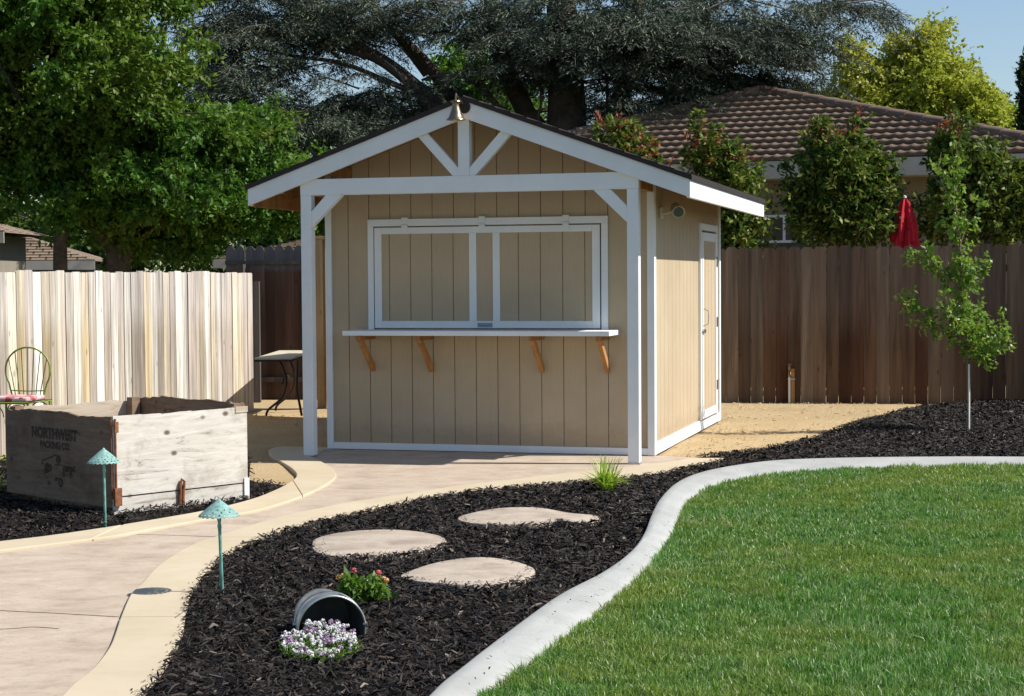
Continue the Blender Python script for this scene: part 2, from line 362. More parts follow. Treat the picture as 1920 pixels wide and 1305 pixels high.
def inpoly(px, py, poly):
    poly = np.array(poly)[:, :2]; x0, y0 = poly[:, 0], poly[:, 1]; x1, y1 = np.roll(x0, -1), np.roll(y0, -1)
    ins = np.zeros(len(px), bool)
    for a, b, c, d in zip(x0, y0, x1, y1):
        cnd = ((b > py) != (d > py))
        with np.errstate(divide='ignore', invalid='ignore'):
            xi = (c-a)*(py-b)/(d-b+1e-12)+a
        ins ^= cnd & (px < xi)
    return ins
def scatter(poly, n, r=None):
    r = r or rng; P = np.array(poly)[:, :2]; lo, hi = P.min(0), P.max(0); out = []; tot = 0
    while tot < n:
        q = r.uniform(lo, hi, (n*2, 2)); q = q[inpoly(q[:, 0], q[:, 1], poly)]; out.append(q); tot += len(q)
    return np.concatenate(out)[:n]

# ------------------------------------------------------------------ ground curves (traced on the ground plane)
def gcurve(px, z=0., n=6): return catmull([G(x, y, z) for x, y in px], n)
r_out_px = [(-700, 3000), (-250, 2200), (80, 1650), (200, 1440), (270, 1305), (299, 1270), (330, 1220), (344, 1185), (349, 1150), (360, 1115), (382, 1082), (416, 1047), (450, 1029), (495, 1010), (528, 999), (577, 984), (626, 973), (674, 963), (756, 945), (840, 931), (903, 923), (1007, 912), (1090, 904), (1184, 896), (1240, 890), (1297, 877), (1330, 870), (1352, 865), (1357, 862)]
r_in_px = [(-1100, 3000), (-500, 2200), (-120, 1650), (20, 1440), (122, 1305), (174, 1260), (205, 1220), (218, 1188), (227, 1161), (245, 1120), (264, 1101), (295, 1067), (335, 1040), (372, 1021), (416, 1007), (480, 986), (540, 969), (593, 958), (658, 945), (756, 930), (827, 919), (900, 909), (965, 902), (1030, 894), (1090, 887), (1150, 881), (1204, 875), (1245, 870), (1300, 862)]
l_out_px = [(-900, 1110), (-400, 1066), (0, 1019.5), (93, 1008.5), (186, 995), (230, 988), (310, 974.5), (372, 963.5), (430, 951), (480, 937), (510, 925), (533, 914), (550, 903), (556, 896), (554, 888), (544, 879), (528, 869), (512, 860), (504, 851), (508, 844), (533, 840.4), (570, 841), (614, 842)]
l_in_px = [(-900, 1140), (-400, 1088), (0, 1036.6), (124, 1021), (217, 1008.6), (256, 1001), (300, 993), (365, 981), (430, 970), (495, 957), (560, 936), (606, 915), (627, 900), (630, 892), (624, 883), (612, 874), (598, 866), (588, 861), (580, 857)]
r_out = gcurve(r_out_px); r_in = gcurve(r_in_px); l_out = gcurve(l_out_px); l_in = gcurve(l_in_px)

def slab(name, poly, ztop, thick, mat, label=None, kind='structure', parent=None):
    mb = MB(); mb.prism([(p[0], p[1], ztop) for p in poly], (0, 0, -thick))
    o = mb.build(name, mat, parent)
    if kind: tag(o, kind=kind)
    if label: o['label'] = label
    return o
def ngon_area(poly):
    P = np.array(poly)[:, :2]; return abs(np.dot(P[:, 0], np.roll(P[:, 1], -1))-np.dot(P[:, 1], np.roll(P[:, 0], -1)))/2

# the big ground sheet
g = MB(); g.add([(-400, -60, -.09), (400, -60, -.09), (400, 700, -.09), (-400, 700, -.09)], [(0, 1, 2, 3)])
tag(g.build('ground', 'lawn_soil'), kind='structure')
# yard surface of decomposed granite: fine grid with soft dips
nx, ny = 130, 120
xs = np.linspace(-9, 13, nx); ys = np.linspace(11.2, 23.5, ny); X_, Y_ = np.meshgrid(xs, ys)
Z_ = -.012+.006*np.sin(X_*3.1+Y_)+.006*np.sin(Y_*4.3-X_*2)
# keep it under the paved patio
V = np.stack([X_, Y_, Z_-.006], -1).reshape(-1, 3)
ii = np.arange(nx*ny).reshape(ny, nx); F = np.stack([ii[:-1, :-1], ii[:-1, 1:], ii[1:, 1:], ii[1:, :-1]], -1).reshape(-1, 4)
tag(npmesh('granite_yard', V, F, 'dg'), kind='structure', label='tan decomposed granite ground around the shed')

# shed frame
YAW = .2708; SO = np.array([-1.6531, 15.198, 0.]); W, D = 2.9636, 3.7434
cs, sn = math.cos(YAW), math.sin(YAW)
Uv = np.array([cs, -sn, 0]); Vv = np.array([sn, cs, 0])
def SL(u, v, z=0.): return SO+Uv*u+Vv*v+np.array([0, 0, z])

# path body, then the raised borders
body = [tuple(p) for p in l_out]+[tuple(SL(.0, .05)), tuple(SL(W-.05, .05)), tuple(SL(W+.3, -.02))]+[tuple(p) for p in r_out[::-1]]
slab('patio_path', body, .0, .10, 'stamped')
def strip(name, a, b, ztop, thick, mat, cuts):
    """border strip between curves a and b, cast in lengths with narrow joints"""
    A = resample(a, 160); B = resample(b, 160); st = [0]+cuts+[159]
    mb = MB()
    for s0, s1 in zip(st[:-1], st[1:]):
        Aa = A[s0:s1+1].copy(); Bb = B[s0:s1+1].copy()
        for arr in (Aa, Bb):
            if s0: arr[0] += (arr[1]-arr[0])/np.linalg.norm(arr[1]-arr[0])*.006
            if s1 < 159: arr[-1] += (arr[-2]-arr[-1])/np.linalg.norm(arr[-2]-arr[-1])*.006
        mb.prism([(p[0], p[1], ztop) for p in list(Aa)+list(Bb[::-1])], (0, 0, -thick))
    o = mb.build(name, mat, bevel=.006); tag(o, kind='structure'); return o
def nearest(curve, px):
    C_ = resample(curve, 160); q = G(*px); return int(np.argmin(((C_[:, :2]-q[:2])**2).sum(1)))
rcuts = sorted({nearest(r_out, p) for p in ((344, 1161), (495, 1010), (868, 928))})
lcuts = sorted({nearest(l_out, p) for p in ((232, 988), (549, 904))})
strip('path_border', r_in, r_out, .016, .11, 'border', rcuts)
strip('path_border', l_out, l_in, .016, .11, 'border', lcuts)
# control joints scored in the stamped slab: thin dark recess strips
for pts in ([(-300, 1128), (0, 1145), (120, 1151), (223, 1157)], [(256, 1002), (330, 1004), (411, 1007)], [(-300, 1190), (0, 1180), (60, 1176), (110, 1179)]):
    c_ = np.array(gcurve(pts)); mb = MB()
    for a, b in zip(c_[:-1], c_[1:]):
        d = (b-a)/np.linalg.norm(b-a); s_ = np.array([-d[1], d[0], 0])*.0035; zz = np.array([0, 0, .0012])
        mb.add([a-s_+zz, b-s_+zz, b+s_+zz, a+s_+zz], [(0, 1, 2, 3)])
    tag(mb.build('control_joint', 'dark_gap'), kind='structure')

# curb
c_out_px = [(150, 2600), (480, 1800), (640, 1500), (805, 1303), (870, 1247), (960, 1178), (1050, 1114), (1130, 1072), (1180, 1036), (1208, 1000), (1222, 965), (1238, 935), (1268, 905), (1310, 886), (1370, 873), (1450, 863), (1560, 859), (1700, 857), (1920, 857), (2300, 862), (3000, 875)]
c_in_px = [(420, 2600), (640, 1800), (760, 1500), (893, 1305), (970, 1265), (1060, 1190), (1130, 1135), (1195, 1085), (1232, 1043), (1256, 1005), (1275, 965), (1292, 937), (1322, 916), (1365, 902), (1430, 891), (1520, 882), (1620, 876), (1740, 873), (1920, 872), (2300, 878), (3000, 893)]
c_out = resample(gcurve(c_out_px, .055), 200); c_in = resample(gcurve(c_in_px, .02), 200)
# pair by nearest point for even sections
c_in2 = []
for i in range(200):
    j0 = max(0, i-25); j1 = min(200, i+26); d = ((c_in[j0:j1, :2]-c_out[i, :2])**2).sum(1); c_in2.append(c_in[j0+int(np.argmin(d))])
c_in2 = np.array(c_in2)
for _ in range(6): c_in2[1:-1] = (c_in2[:-2]+c_in2[1:-1]*2+c_in2[2:])/4
mb = MB(); prof = [(-.05, -.12), (-.045, .025), (0, .052), (.12, .062), (.35, .058), (.7, .042), (.95, .026), (1.04, .005), (1.05, -.12)]
vs = []
for a, b in zip(c_out, c_in2):
    for t, z in prof: q = a+(b-a)*t; vs.append((q[0], q[1], z))
k = len(prof)
mb.add(vs, [(i*k+j, (i+1)*k+j, (i+1)*k+j+1, i*k+j+1) for i in range(199) for j in range(k-1)])
curb = mb.build('concrete_curb', 'curb', smooth=True); tag(curb, kind='structure')
curb['label'] = 'pale grey curved concrete curb between lawn and mulch'

# mulch beds
dg_edge_px = [(1357, 862), (1350, 859), (1300, 857.5), (1345, 853), (1400, 847), (1480, 834), (1530, 821), (1600, 796), (1660, 780), (1700, 770), (1770, 760), (1850, 752)]
dg_edge = [G(*p) for p in dg_edge_px[:2]]+gcurve(dg_edge_px[2:], n=5)
fence_r0 = np.array([3.74, 20.62]); fdir = np.array([.985, -.17])
bed = [tuple(p) for p in r_out]+[tuple(p) for p in dg_edge]+[tuple(np.r_[fence_r0+fdir*3, 0]), tuple(np.r_[fence_r0+fdir*9, 0])]+[tuple(p) for p in c_out[::-1]]
slab('mulch_bed', bed, -.004, .08, 'mulch_base')
l_edge_px = [(534, 909), (500, 905), (466, 901)]
lbed = [tuple(p) for p in l_out if p[1] < G(534, 911)[1]+.001 and p[0] < G(540, 911)[0]+.3]
lbed = [tuple(G(x, y)) for x, y in l_out_px if y >= 914]
lbed = [tuple(p) for p in catmull(lbed, 6)]+[tuple(G(*p)) for p in l_edge_px]+[(-2.2, 14.3, 0), (-4.6, 14.6, 0), (-9., 14.2, 0)]
slab('mulch_bed', lbed, -.004, .08, 'mulch_base')

def chips(poly, n, r, zr=(.0, .035), avoid=None):
    q = scatter(poly, n, r)
    if avoid is not None:
        keep = np.ones(len(q), bool)
        for a in avoid: keep &= ~inpoly(q[:, 0], q[:, 1], a)
        q = q[keep]
    m = len(q); y = q[:, 1]
    L = r.uniform(.008, .030, m)*(1+.02*(y-6)); Wd = r.uniform(.0018, .0050, m)*(1+.05*(y-6))
    L *= np.where(r.random(m) < .06, r.uniform(1.3, 2.1, m), 1.); Wd *= np.where(r.random(m) < .08, r.uniform(1.4, 2.3, m), 1.)
    th = r.uniform(0, 2*np.pi, m); el = r.normal(0, .30, m); ro = r.normal(0, .6, m)
    Dv = np.stack([np.cos(th)*np.cos(el), np.sin(th)*np.cos(el), np.sin(el)], 1)
    Sv = np.stack([-np.sin(th), np.cos(th), np.zeros(m)], 1); Nv = np.cross(Dv, Sv)
    Sv = Sv*np.cos(ro)[:, None]+Nv*np.sin(ro)[:, None]
    mound = .010*np.sin(q[:, 0]*2.3)*np.sin(q[:, 1]*1.9)+.006
    c_ = np.c_[q, r.uniform(*zr, m)+mound]
    bend = r.normal(0, .006, m)[:, None]*np.array([0, 0, 1.])
    a0 = c_-Dv*L[:, None]; a2 = c_+Dv*L[:, None]; w = Sv*Wd[:, None]
    V = np.stack([a0-w*.6, a0+w*.5, c_+w+bend, a2+w*.3, a2-w*.7, c_-w+bend], 1).reshape(-1, 3)
    b = np.arange(m)[:, None]*6
    return V, np.concatenate([b+np.array([0, 1, 2, 5]), b+np.array([5, 2, 3, 4])], 1).reshape(-1, 4)
# stepping stones outlines
stones_px = [
 [(584, 1018), (592, 1008), (625, 999), (680, 993), (740, 992), (790, 996), (825, 1003), (838, 1012), (826, 1021), (800, 1030), (750, 1036), (700, 1040), (640, 1042), (600, 1037), (586, 1028)],
 [(750, 1079), (770, 1068), (815, 1054), (870, 1045), (920, 1044), (970, 1052), (1000, 1063), (1001, 1072), (980, 1083), (935, 1091), (880, 1095), (820, 1092), (775, 1087)],
 [(859, 968), (885, 960), (925, 953), (970, 950), (1020, 952), (1070, 961), (1121, 966), (1122, 974), (1085, 979), (1050, 976), (1010, 980), (950, 982), (890, 980), (862, 975)]]
stone_poly = [catmull([G(x, y, .03) for x, y in s], 5, True) for s in stones_px]
visb = [p for p in bed]
near = [tuple(G(*p)) for p in ((-900, 2700), (3200, 2700), (3200, 742), (1700, 742), (1200, 850), (700, 900), (-400, 1010))]
V1, F1 = chips(bed, 190000, np.random.default_rng(3), (.0, .026), [np.array(s)[:, :2]*1.0 for s in stone_poly])
V2, F2 = chips(lbed, 36000, np.random.default_rng(4), (.0, .026))
rs = np.random.default_rng(9); ex = [V1, V2]; exf = [F1, F2+len(V1)]
def spill(pts, z):
    m = len(pts); c_ = np.c_[pts, np.full(m, z)]; th = rs.uniform(0, 6.28, m); L = rs.uniform(.004, .018, m); Wd = rs.uniform(.0015, .004, m)
    Dv = np.stack([np.cos(th), np.sin(th), rs.normal(0, .12, m)], 1); Sv = np.stack([-np.sin(th), np.cos(th), np.zeros(m)], 1)
    a0 = c_-Dv*L[:, None]; a2 = c_+Dv*L[:, None]; w = Sv*Wd[:, None]; up_ = np.array([0, 0, .003])
    V = np.stack([a0-w*.6, a0+w*.5, c_+w+up_, a2+w*.3, a2-w*.7, c_-w+up_], 1).reshape(-1, 3); b = np.arange(m)[:, None]*6
    F = np.concatenate([b+np.array([0, 1, 2, 5]), b+np.array([5, 2, 3, 4])], 1).reshape(-1, 4); base = sum(len(q) for q in ex); ex.append(V); exf.append(F+base)
for s in stone_poly:
    P_ = np.array(s)[:, :2]; c0 = P_.mean(0); k_ = rs.integers(0, len(P_), 130); f_ = 1-np.abs(rs.normal(0, .07, 130)); spill(c0+(P_[k_]-c0)*f_[:, None]+rs.normal(0, .01, (130, 2)), .036)
ro = resample(r_out, 600)[:, :2]; ri = resample(r_in, 600)[:, :2]; k_ = rs.integers(60, 600, 420); f_ = np.abs(rs.normal(0, .07, 420)); spill(ro[k_]+(ri[k_]-ro[k_])*f_[:, None], .019)
co = c_out[:, :2]; ci = c_in2[:, :2]; k_ = rs.integers(40, 170, 60); f_ = rs.uniform(.05, .9, 60); spill(co[k_]+(ci[k_]-co[k_])*f_[:, None], .066)
tag(npmesh('mulch', np.concatenate(ex), np.concatenate(exf), 'mulch'), label='shredded black bark mulch covering the planting beds', kind='stuff', cat='mulch')
labels_st = ['rounded flat stepping stone, largest one to the left in the mulch', 'stepping stone nearest the lawn, teardrop shape in mulch', 'long wavy stepping stone nearest the shed patio']
for s, lb in zip(stone_poly, labels_st):
    c0 = np.mean(np.array(s), 0); mb = MB(); n_ = len(s)
    rings = []
    for sc_, z in ((1.0, -.05), (1.0, .016), (.985, .026), (.95, .030), (.6, .031), (.25, .030)):
        rings.append([(c0[0]+(p[0]-c0[0])*sc_, c0[1]+(p[1]-c0[1])*sc_, z) for p in s])
    vs = [p for r_ in rings for p in r_]; fs = [(i*n_+k, i*n_+(k+1) % n_, (i+1)*n_+(k+1) % n_, (i+1)*n_+k) for i in range(len(rings)-1) for k in range(n_)]
    fs.append(tuple((len(rings)-1)*n_+k for k in range(n_)))
    mb.add(vs, fs); o = mb.build('stepping_stone', 'stone', smooth=True); tag(o, lb, 'stepping stone', 'stepping stones set in the mulch bed')

# lawn
lawn = [tuple(p) for p in c_in2]+[(16, 12.5, 0), (16, 1.5, 0), (.2, 1.2, 0)]
slab('lawn_soil', lawn, .004, .06, 'lawn_soil')
def blades(P, r, hmul=1.):
    m = len(P); y = P[:, 1]
    h = r.uniform(.018, .052, m)*hmul; w = r.uniform(.0014, .0028, m)*(1+.10*np.maximum(0, y-6))
    th = r.uniform(0, 2*np.pi, m)
    patch = np.sin(P[:, 0]*2.1+1.3*np.sin(P[:, 1]*1.7))*1.2+np.sin(P[:, 1]*2.9+P[:, 0])
    la = patch*.6+r.normal(0, 1.9, m); lean = np.abs(r.normal(.30, .35, m))
    dx = np.cos(la)*lean; dy = np.sin(la)*lean
    tx, ty = P[:, 0], P[:, 1]; tuf = np.sin(tx*9+2.1*np.sin(ty*7.3))*np.sin(ty*8.1+1.7*np.sin(tx*6.2))+.6*np.sin(tx*23+ty*11)*np.sin(ty*19-tx*13); h = h*(1+.34*tuf)
    S = np.stack([np.cos(th), np.sin(th), np.zeros(m)], 1)*w[:, None]
    B = np.c_[P, np.full(m, .002)]
    mid = B+np.stack([dx*h*.35, dy*h*.35, h*.55], 1); tip = B+np.stack([dx*h*1.2, dy*h*1.2, h*(1-.25*np.minimum(1, lean))], 1)
    V = np.stack([B-S, B+S, mid+S*.8, tip, mid-S*.8], 1).reshape(-1, 3)
    b = np.arange(m)[:, None]*5
    return V, np.concatenate([b+np.array([0, 1, 2, 4])], 1), b+np.array([4, 2, 3])
rg = np.random.default_rng(5)
lawn_vis = [tuple(p) for p in c_in2 if 3.9 < p[1]]
q = []
L0 = np.array(lawn)[:, :2]
for (y0, y1, dens) in ((3.6, 5.4, 3500), (5.4, 7.2, 20000), (7.2, 9.2, 14500), (9.2, 11.4, 10500), (11.4, 14.2, 8500)):
    xl, xr = -1.2, .31*y1+.9
    m = int((xr-xl)*(y1-y0)*dens); c_ = np.stack([rg.uniform(xl, xr, m), rg.uniform(y0, y1, m)], 1)
    q.append(c_[inpoly(c_[:, 0], c_[:, 1], lawn)])
q = np.concatenate(q)
V, Fq, Ft = blades(q, rg)
me = bpy.data.meshes.new('grass'); nb = len(q)
me.vertices.add(len(V)); me.vertices.foreach_set('co', V.astype(np.float32).ravel())
lp = np.concatenate([Fq, Ft], 1).astype(np.int32); me.loops.add(lp.size); me.loops.foreach_set('vertex_index', lp.ravel())
me.polygons.add(2*nb); st = (np.arange(nb)*7)[:, None]+np.array([0, 4]); me.polygons.foreach_set('loop_start', st.astype(np.int32).ravel())
try: me.polygons.foreach_set('loop_total', np.tile([4, 3], nb).astype(np.int32))
except Exception: pass
me.materials.append(M['grass']); me.update(calc_edges=True)
o = bpy.data.objects.new('grass', me); COL.objects.link(o); tag(o, 'green mown lawn grass inside the concrete curb', 'grass', kind='stuff')
print('blades', nb)

# ------------------------------------------------------------------ shed
shed = thing('garden_shed', 'tan board-sided garden shed with white trim, gabled porch roof and serving counter', 'shed', tuple(SO), -YAW)
UR, EO, EL = 1.510, 3.387, -.4235
ZR, ZE = 2.972, 2.286
SR, SLl = (ZR-ZE)/(EO-UR), (ZR-ZE)/(UR-EL)
def zroof(u): return ZR-(SR if u > UR else SLl)*abs(u-UR)
VF, VB = -.70, 3.99
def siding(name, a0, a1, ztop, plane, flip, first, step=.1957, extra=None):
    """vertical boards with recessed grooves. plane(a, depth, z) -> local point"""
    mb = MB(); cuts = [a0]; k = first
    while k < a1-.03:
        if k > a0+.03: cuts.append(k)
        k += step
    cuts.append(a1)
    if extra is not None: cuts = sorted(cuts+[extra])
    for c0, c1 in zip(cuts[:-1], cuts[1:]):
        s0 = c0+(.0035 if c0 != a0 else 0); s1 = c1-(.0035 if c1 != a1 else 0)
        if c1 == extra: s1 = c1
        if c0 == extra: s0 = c0
        poly = [plane(s0, 0, .03), plane(s1, 0, .03), plane(s1, 0, ztop(s1)), plane(s0, 0, ztop(s0))]
        dd = Vector(plane(0, .010, 0))-Vector(plane(0, 0, 0))
        mb.prism(poly, dd)
    wall = mb.build(name, 'siding', shed, bevel=.0015)
    back = MB(); pts = [plane(a0, .0098, .03), plane(a1, .0098, .03), plane(a1, .0098, ztop(a1)-.002)]
    if extra is not None: pts.append(plane(extra, .0098, ztop(extra)-.002))
    pts.append(plane(a0, .0098, ztop(a0)-.002))
    dd = Vector(plane(0, .04, 0))-Vector(plane(0, 0, 0))
    back.prism(pts, dd); back.build('wall_backing', 'groove', wall)
    return wall
ztop_g = lambda u: zroof(u)-.004
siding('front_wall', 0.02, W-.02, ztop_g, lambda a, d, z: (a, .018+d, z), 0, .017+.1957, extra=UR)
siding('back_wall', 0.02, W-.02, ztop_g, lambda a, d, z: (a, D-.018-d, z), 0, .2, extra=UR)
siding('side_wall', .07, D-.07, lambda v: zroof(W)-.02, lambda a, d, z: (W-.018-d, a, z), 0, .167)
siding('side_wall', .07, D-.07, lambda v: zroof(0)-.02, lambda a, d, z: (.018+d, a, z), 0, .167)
# white corner trim
def bx(name, a, b, mat='white', parent=None, bevel=.002): 
    return MB().box(a, b).build(name, mat, parent or shed, bevel=bevel)
zc = zroof(W)-.02
mb = MB(); mb.prism([(2.902, 0, .004), (W, 0, .004), (W, 0, zroof(W)-.01), (2.902, 0, zroof(2.902)-.01)], (0, .02, 0)); mb.box((W-.02, .0205, .004), (W, .088, zc)); mb.build('corner_trim', 'white', shed, bevel=.002)
mb = MB(); mb.prism([(0, 0, .004), (.058, 0, .004), (.058, 0, zroof(.058)-.01), (0, 0, zroof(0)-.01)], (0, .02, 0)); mb.box((0, .0205, .004), (.02, .088, zc)); mb.build('corner_trim', 'white', shed, bevel=.002)
mb = MB(); mb.box((W-.02, D-.09, .004), (W, D-.0205, zc)); mb.box((W-.09, D-.02, .004), (W, D, zc)); mb.build('corner_trim', 'white', shed, bevel=.002)
mb = MB(); mb.box((0, D-.09, .004), (.02, D-.0205, zc)); mb.box((0, D-.02, .004), (.09, D, zc)); mb.build('corner_trim', 'white', shed, bevel=.002)
bx('base_trim', (.0585, .001, .006), (2.9015, .019, .064))
bx('base_trim', (W-.019, .0885, .006), (W-.001, 2.40, .105)); bx('base_trim', (W-.019, 2.402, .006), (W-.001, D-.0905, .085))
bx('base_trim', (.001, .0885, .006), (.019, D-.0905, .1))
bx('foundation', (.03, .03, -.08), (W-.03, D-.03, .029), 'groove', bevel=0)
# roof
def roof_half(s):
    SLP = SR if s > 0 else SLl; mb = MB(); L_ = (EO+.012-UR) if s > 0 else (UR-EL+.012); top = [(0, .046)]; n_ = 14
    for i in range(n_):
        x0 = L_*i/n_; x1 = L_*(i+1)/n_; top += [(x0+.001, .036), (x1, .046)]
    prof_ = [(0, 0)]+[(x, h) for x, h in top]+[(L_, 0)]
    poly = [(UR+s*x, VF-.012, 2.972-SLP*x+h) for x, h in prof_]
    mb.prism(poly, (0, VB-VF+.024, 0))
    return mb
rf = roof_half(1).build('roof', 'shingle', shed); r2 = roof_half(-1).build('roof', 'shingle', shed)
for s, par in ((1, rf), (-1, r2)):      # dark drip edge along rake and plywood lining
    SLP = SR if s > 0 else SLl; E_ = EO-UR if s > 0 else UR-EL; mb = MB(); x1 = E_+.016
    mb.prism([(UR+s*0, VF-.016, 2.972+.0), (UR+s*x1, VF-.016, 2.972-SLP*x1), (UR+s*x1, VF-.016, 2.972-SLP*x1+.034), (UR, VF-.016, 2.972+.038)], (0, .004, 0))
    mb.build('drip_edge', 'shingle_edge', par)
    mb = MB(); x0, x1 = .0, E_-.036
    mb.prism([(UR+s*x0, VF+.036, 2.972-SLP*x0-.001), (UR+s*x1, VF+.036, 2.972-SLP*x1-.001), (UR+s*x1, VF+.036, 2.972-SLP*x1-.012), (UR+s*x0, VF+.036, 2.972-SLP*x0-.012)], (0, VB-VF-.072, 0))
    mb.build('soffit', 'roof_ply', par)
# barge boards and fascias
for v0 in (VF, VB-.036):
    for s in (1, -1):
        SLP = SR if s > 0 else SLl; x1 = EO-UR if s > 0 else UR-EL; mb = MB()
        mb.prism([(UR+s*.001, v0, 2.9715), (UR+s*x1, v0, 2.972-SLP*x1), (UR+s*x1, v0, 2.972-SLP*x1-.142), (UR+s*.001, v0, 2.83)], (0, .035, 0))
        mb.build('barge_board', 'white', shed, bevel=.002)
zt = ZE
bx('fascia_backing', (EO-.040, VF+.036, zt-.141), (EO-.0345, VB-.037, zt-.014), 'raw_fir', None, 0); bx('fascia_backing', (EL+.0345, VF+.036, zt-.141), (EL+.040, VB-.037, zt-.014), 'raw_fir', None, 0)
bx('soffit_trim', (EL+.0005, VF+.036, zt-.147), (EL+.040, VB-.037, zt-.1425), 'raw_fir', None, 0)
bx('fascia', (EO-.034, VF+.0355, zt-.142), (EO-.0005, VB-.0365, zt-.001+.006))
bx('fascia', (EL+.0005, VF+.0355, zt-.142), (EL+.034, VB-.0365, zt-.001+.006))
# rafter tails and lookouts
for v in (0.02, .62, 1.23, 1.84, 2.45, 3.06, 3.68):
    for s in (1, -1):
        a, b = (W-.0) if s > 0 else 0.0, EO-.0405 if s > 0 else EL+.0405
        mb = MB(); x_a, x_b = abs(a-UR), abs(b-UR)
        mb.prism([(a+s*.001, v, zroof(a)-.013), (b, v, zroof(b)-.013), (b, v, zroof(b)-.10), (a+s*.001, v, zroof(a)-.10)], (0, .04, 0)); mb.build('rafter_tail', 'raw_fir', shed)
for u in (.22, 2.74):
    mb = MB(); zz = zroof(u)-.03; mb.box((u, VF+.04, zz-.085), (u+.038, .017, zz)); mb.build('lookout', 'raw_fir', shed)
for u in (.055, 2.875):
    mb = MB(); mb.box((u, -.574, 2.23), (u+.08, -.001, 2.355)); mb.build('side_beam', 'raw_fir', shed)
# porch posts, beam, braces, truss
PV0, PV1 = -.668, -.576
for u0, u1 in ((.047, .141), (2.868, 2.962)):
    p_ = bx('porch_post', (u0, PV0, .012), (u1, PV1, 2.224), bevel=.004)
    bx('post_base', (u0-.004, PV0-.004, .002), (u1+.004, PV1+.004, .012), 'steel', p_, 0)
bx('porch_beam', (.045, PV0, 2.2245), (2.964, PV1, 2.360), bevel=.003)
MB().prism([(.1415, PV0+.004, 2.085), (.275, PV0+.004, 2.224), (.42, PV0+.004, 2.224), (.1415, PV0+.004, 1.955)], (0, .07, 0)).build('knee_brace', 'white', shed, bevel=.002)
MB().prism([(2.8675, PV0+.004, 2.085), (2.73, PV0+.004, 2.224), (2.588, PV0+.004, 2.224), (2.8675, PV0+.004, 1.955)], (0, .07, 0)).build('knee_brace', 'white', shed, bevel=.002)
MB().box((1.448, PV0+.002, 2.3605), (1.545, PV1, 2.835)).build('king_post', 'white', shed, bevel=.002)
MB().prism([(1.40, PV0+.006, 2.3605), (1.4475, PV0+.006, 2.3605), (1.4475, PV0+.006, 2.425), (1.135, PV0+.006, 2.77), (1.055, PV0+.006, 2.74)], (0, .06, 0)).build('truss_web', 'white', shed, bevel=.002)
MB().prism([(1.593, PV0+.006, 2.3605), (1.5455, PV0+.006, 2.3605), (1.5455, PV0+.006, 2.425), (1.858, PV0+.006, 2.765), (1.936, PV0+.006, 2.73)], (0, .06, 0)).build('truss_web', 'white', shed, bevel=.002)
# serving hatch
mbn = MB()
for k in range(0, 15):
    for z in (.16, .62, 1.0, 2.12):
        u = .017+.1957*k+(.05 if k < 14 else -.05)
        if u > W-.1 or (.40 < u < 2.57 and 1.0 < z < 2.05): continue
        mbn.box((u-.0025, .0165, z-.0025), (u+.0025, .0181, z+.0025))
mbn.build('nail_heads', 'groove', shed)['kind'] = 'stuff'
hatch = MB().box((.462, .004, 1.0705), (2.502, .0175, 1.968)).build('serving_hatch', 'groove', shed)
MB().box((.4585, .0005, 1.0702), (.4665, .0038, 1.973)).build('shadow_gap', 'dark_gap', hatch)
MB().box((2.4975, .0005, 1.0702), (2.5065, .0038, 1.973)).build('shadow_gap', 'dark_gap', hatch)
mb = MB(); mb.box((.403, -.006, 1.069), (.458, .0175, 1.9735)); mb.box((2.507, -.006, 1.069), (2.565, .0175, 1.9735)); mb.box((.403, -.006, 1.974), (2.565, .0175, 2.036)); mb.build('hatch_casing', 'white', hatch, bevel=.002)
mb = MB()
mb.box((.467, -.012, 1.082), (.534, .0035, 1.962)); mb.box((2.430, -.012, 1.082), (2.497, .0035, 1.962))
mb.box((.5345, -.012, 1.906), (2.4295, .0035, 1.962)); mb.box((.5345, -.012, 1.082), (2.4295, .0035, 1.144))
mb.box((1.338, -.012, 1.1445), (1.403, .0035, 1.9055)); mb.box((1.551, -.012, 1.1445), (1.614, .0035, 1.9055))
mb.build('shutter_frame', 'white', hatch, bevel=.002)
mb = MB()
for a, b in ((.5345, 1.3375), (1.4035, 1.5505), (1.6145, 2.4295)):
    cuts = [a]+[x for x in [.017+.1957*k for k in range(1, 14)] if a+.02 < x < b-.02]+[b]
    for c0, c1 in zip(cuts[:-1], cuts[1:]): mb.box((c0+(.004 if c0 != a else 0), -.003, 1.1445), (c1-(.004 if c1 != b else 0), .0035, 1.9055))
mb.build('shutter_panel', 'siding', hatch)
for u in (.75, 1.455, 2.20):
    mb = MB(); mb.box((u-.028, -.010, 1.99), (u+.028, -.0062, 2.048)); mb.box((u-.028, -.016, 1.925), (u+.028, -.0125, 1.975)); mb.tube([(u-.03, -.014, 1.983), (u+.03, -.014, 1.983)], .006); mb.build('hinge', 'white', hatch)
pq = MB().box((1.412, -.017, 1.089), (1.545, -.0122, 1.128)).build('plaque', 'sign_blue', hatch)
mb = MB()
for a, b in (((1.416, 1.092), (1.541, 1.0935)), ((1.416, 1.1235), (1.541, 1.125)), ((1.416, 1.094), (1.419, 1.123)), ((1.538, 1.094), (1.541, 1.123))): mb.box((a[0], -.0178, a[1]), (b[0], -.0171, b[1]))
pts = [(1.426+.105*t, -.0176, 1.106+.006*math.sin(t*38)+.003*math.sin(t*17)) for t in np.linspace(0, 1, 60)]
mb.tube(pts, .0018, 5); mb.build('lettering', 'ink', pq)
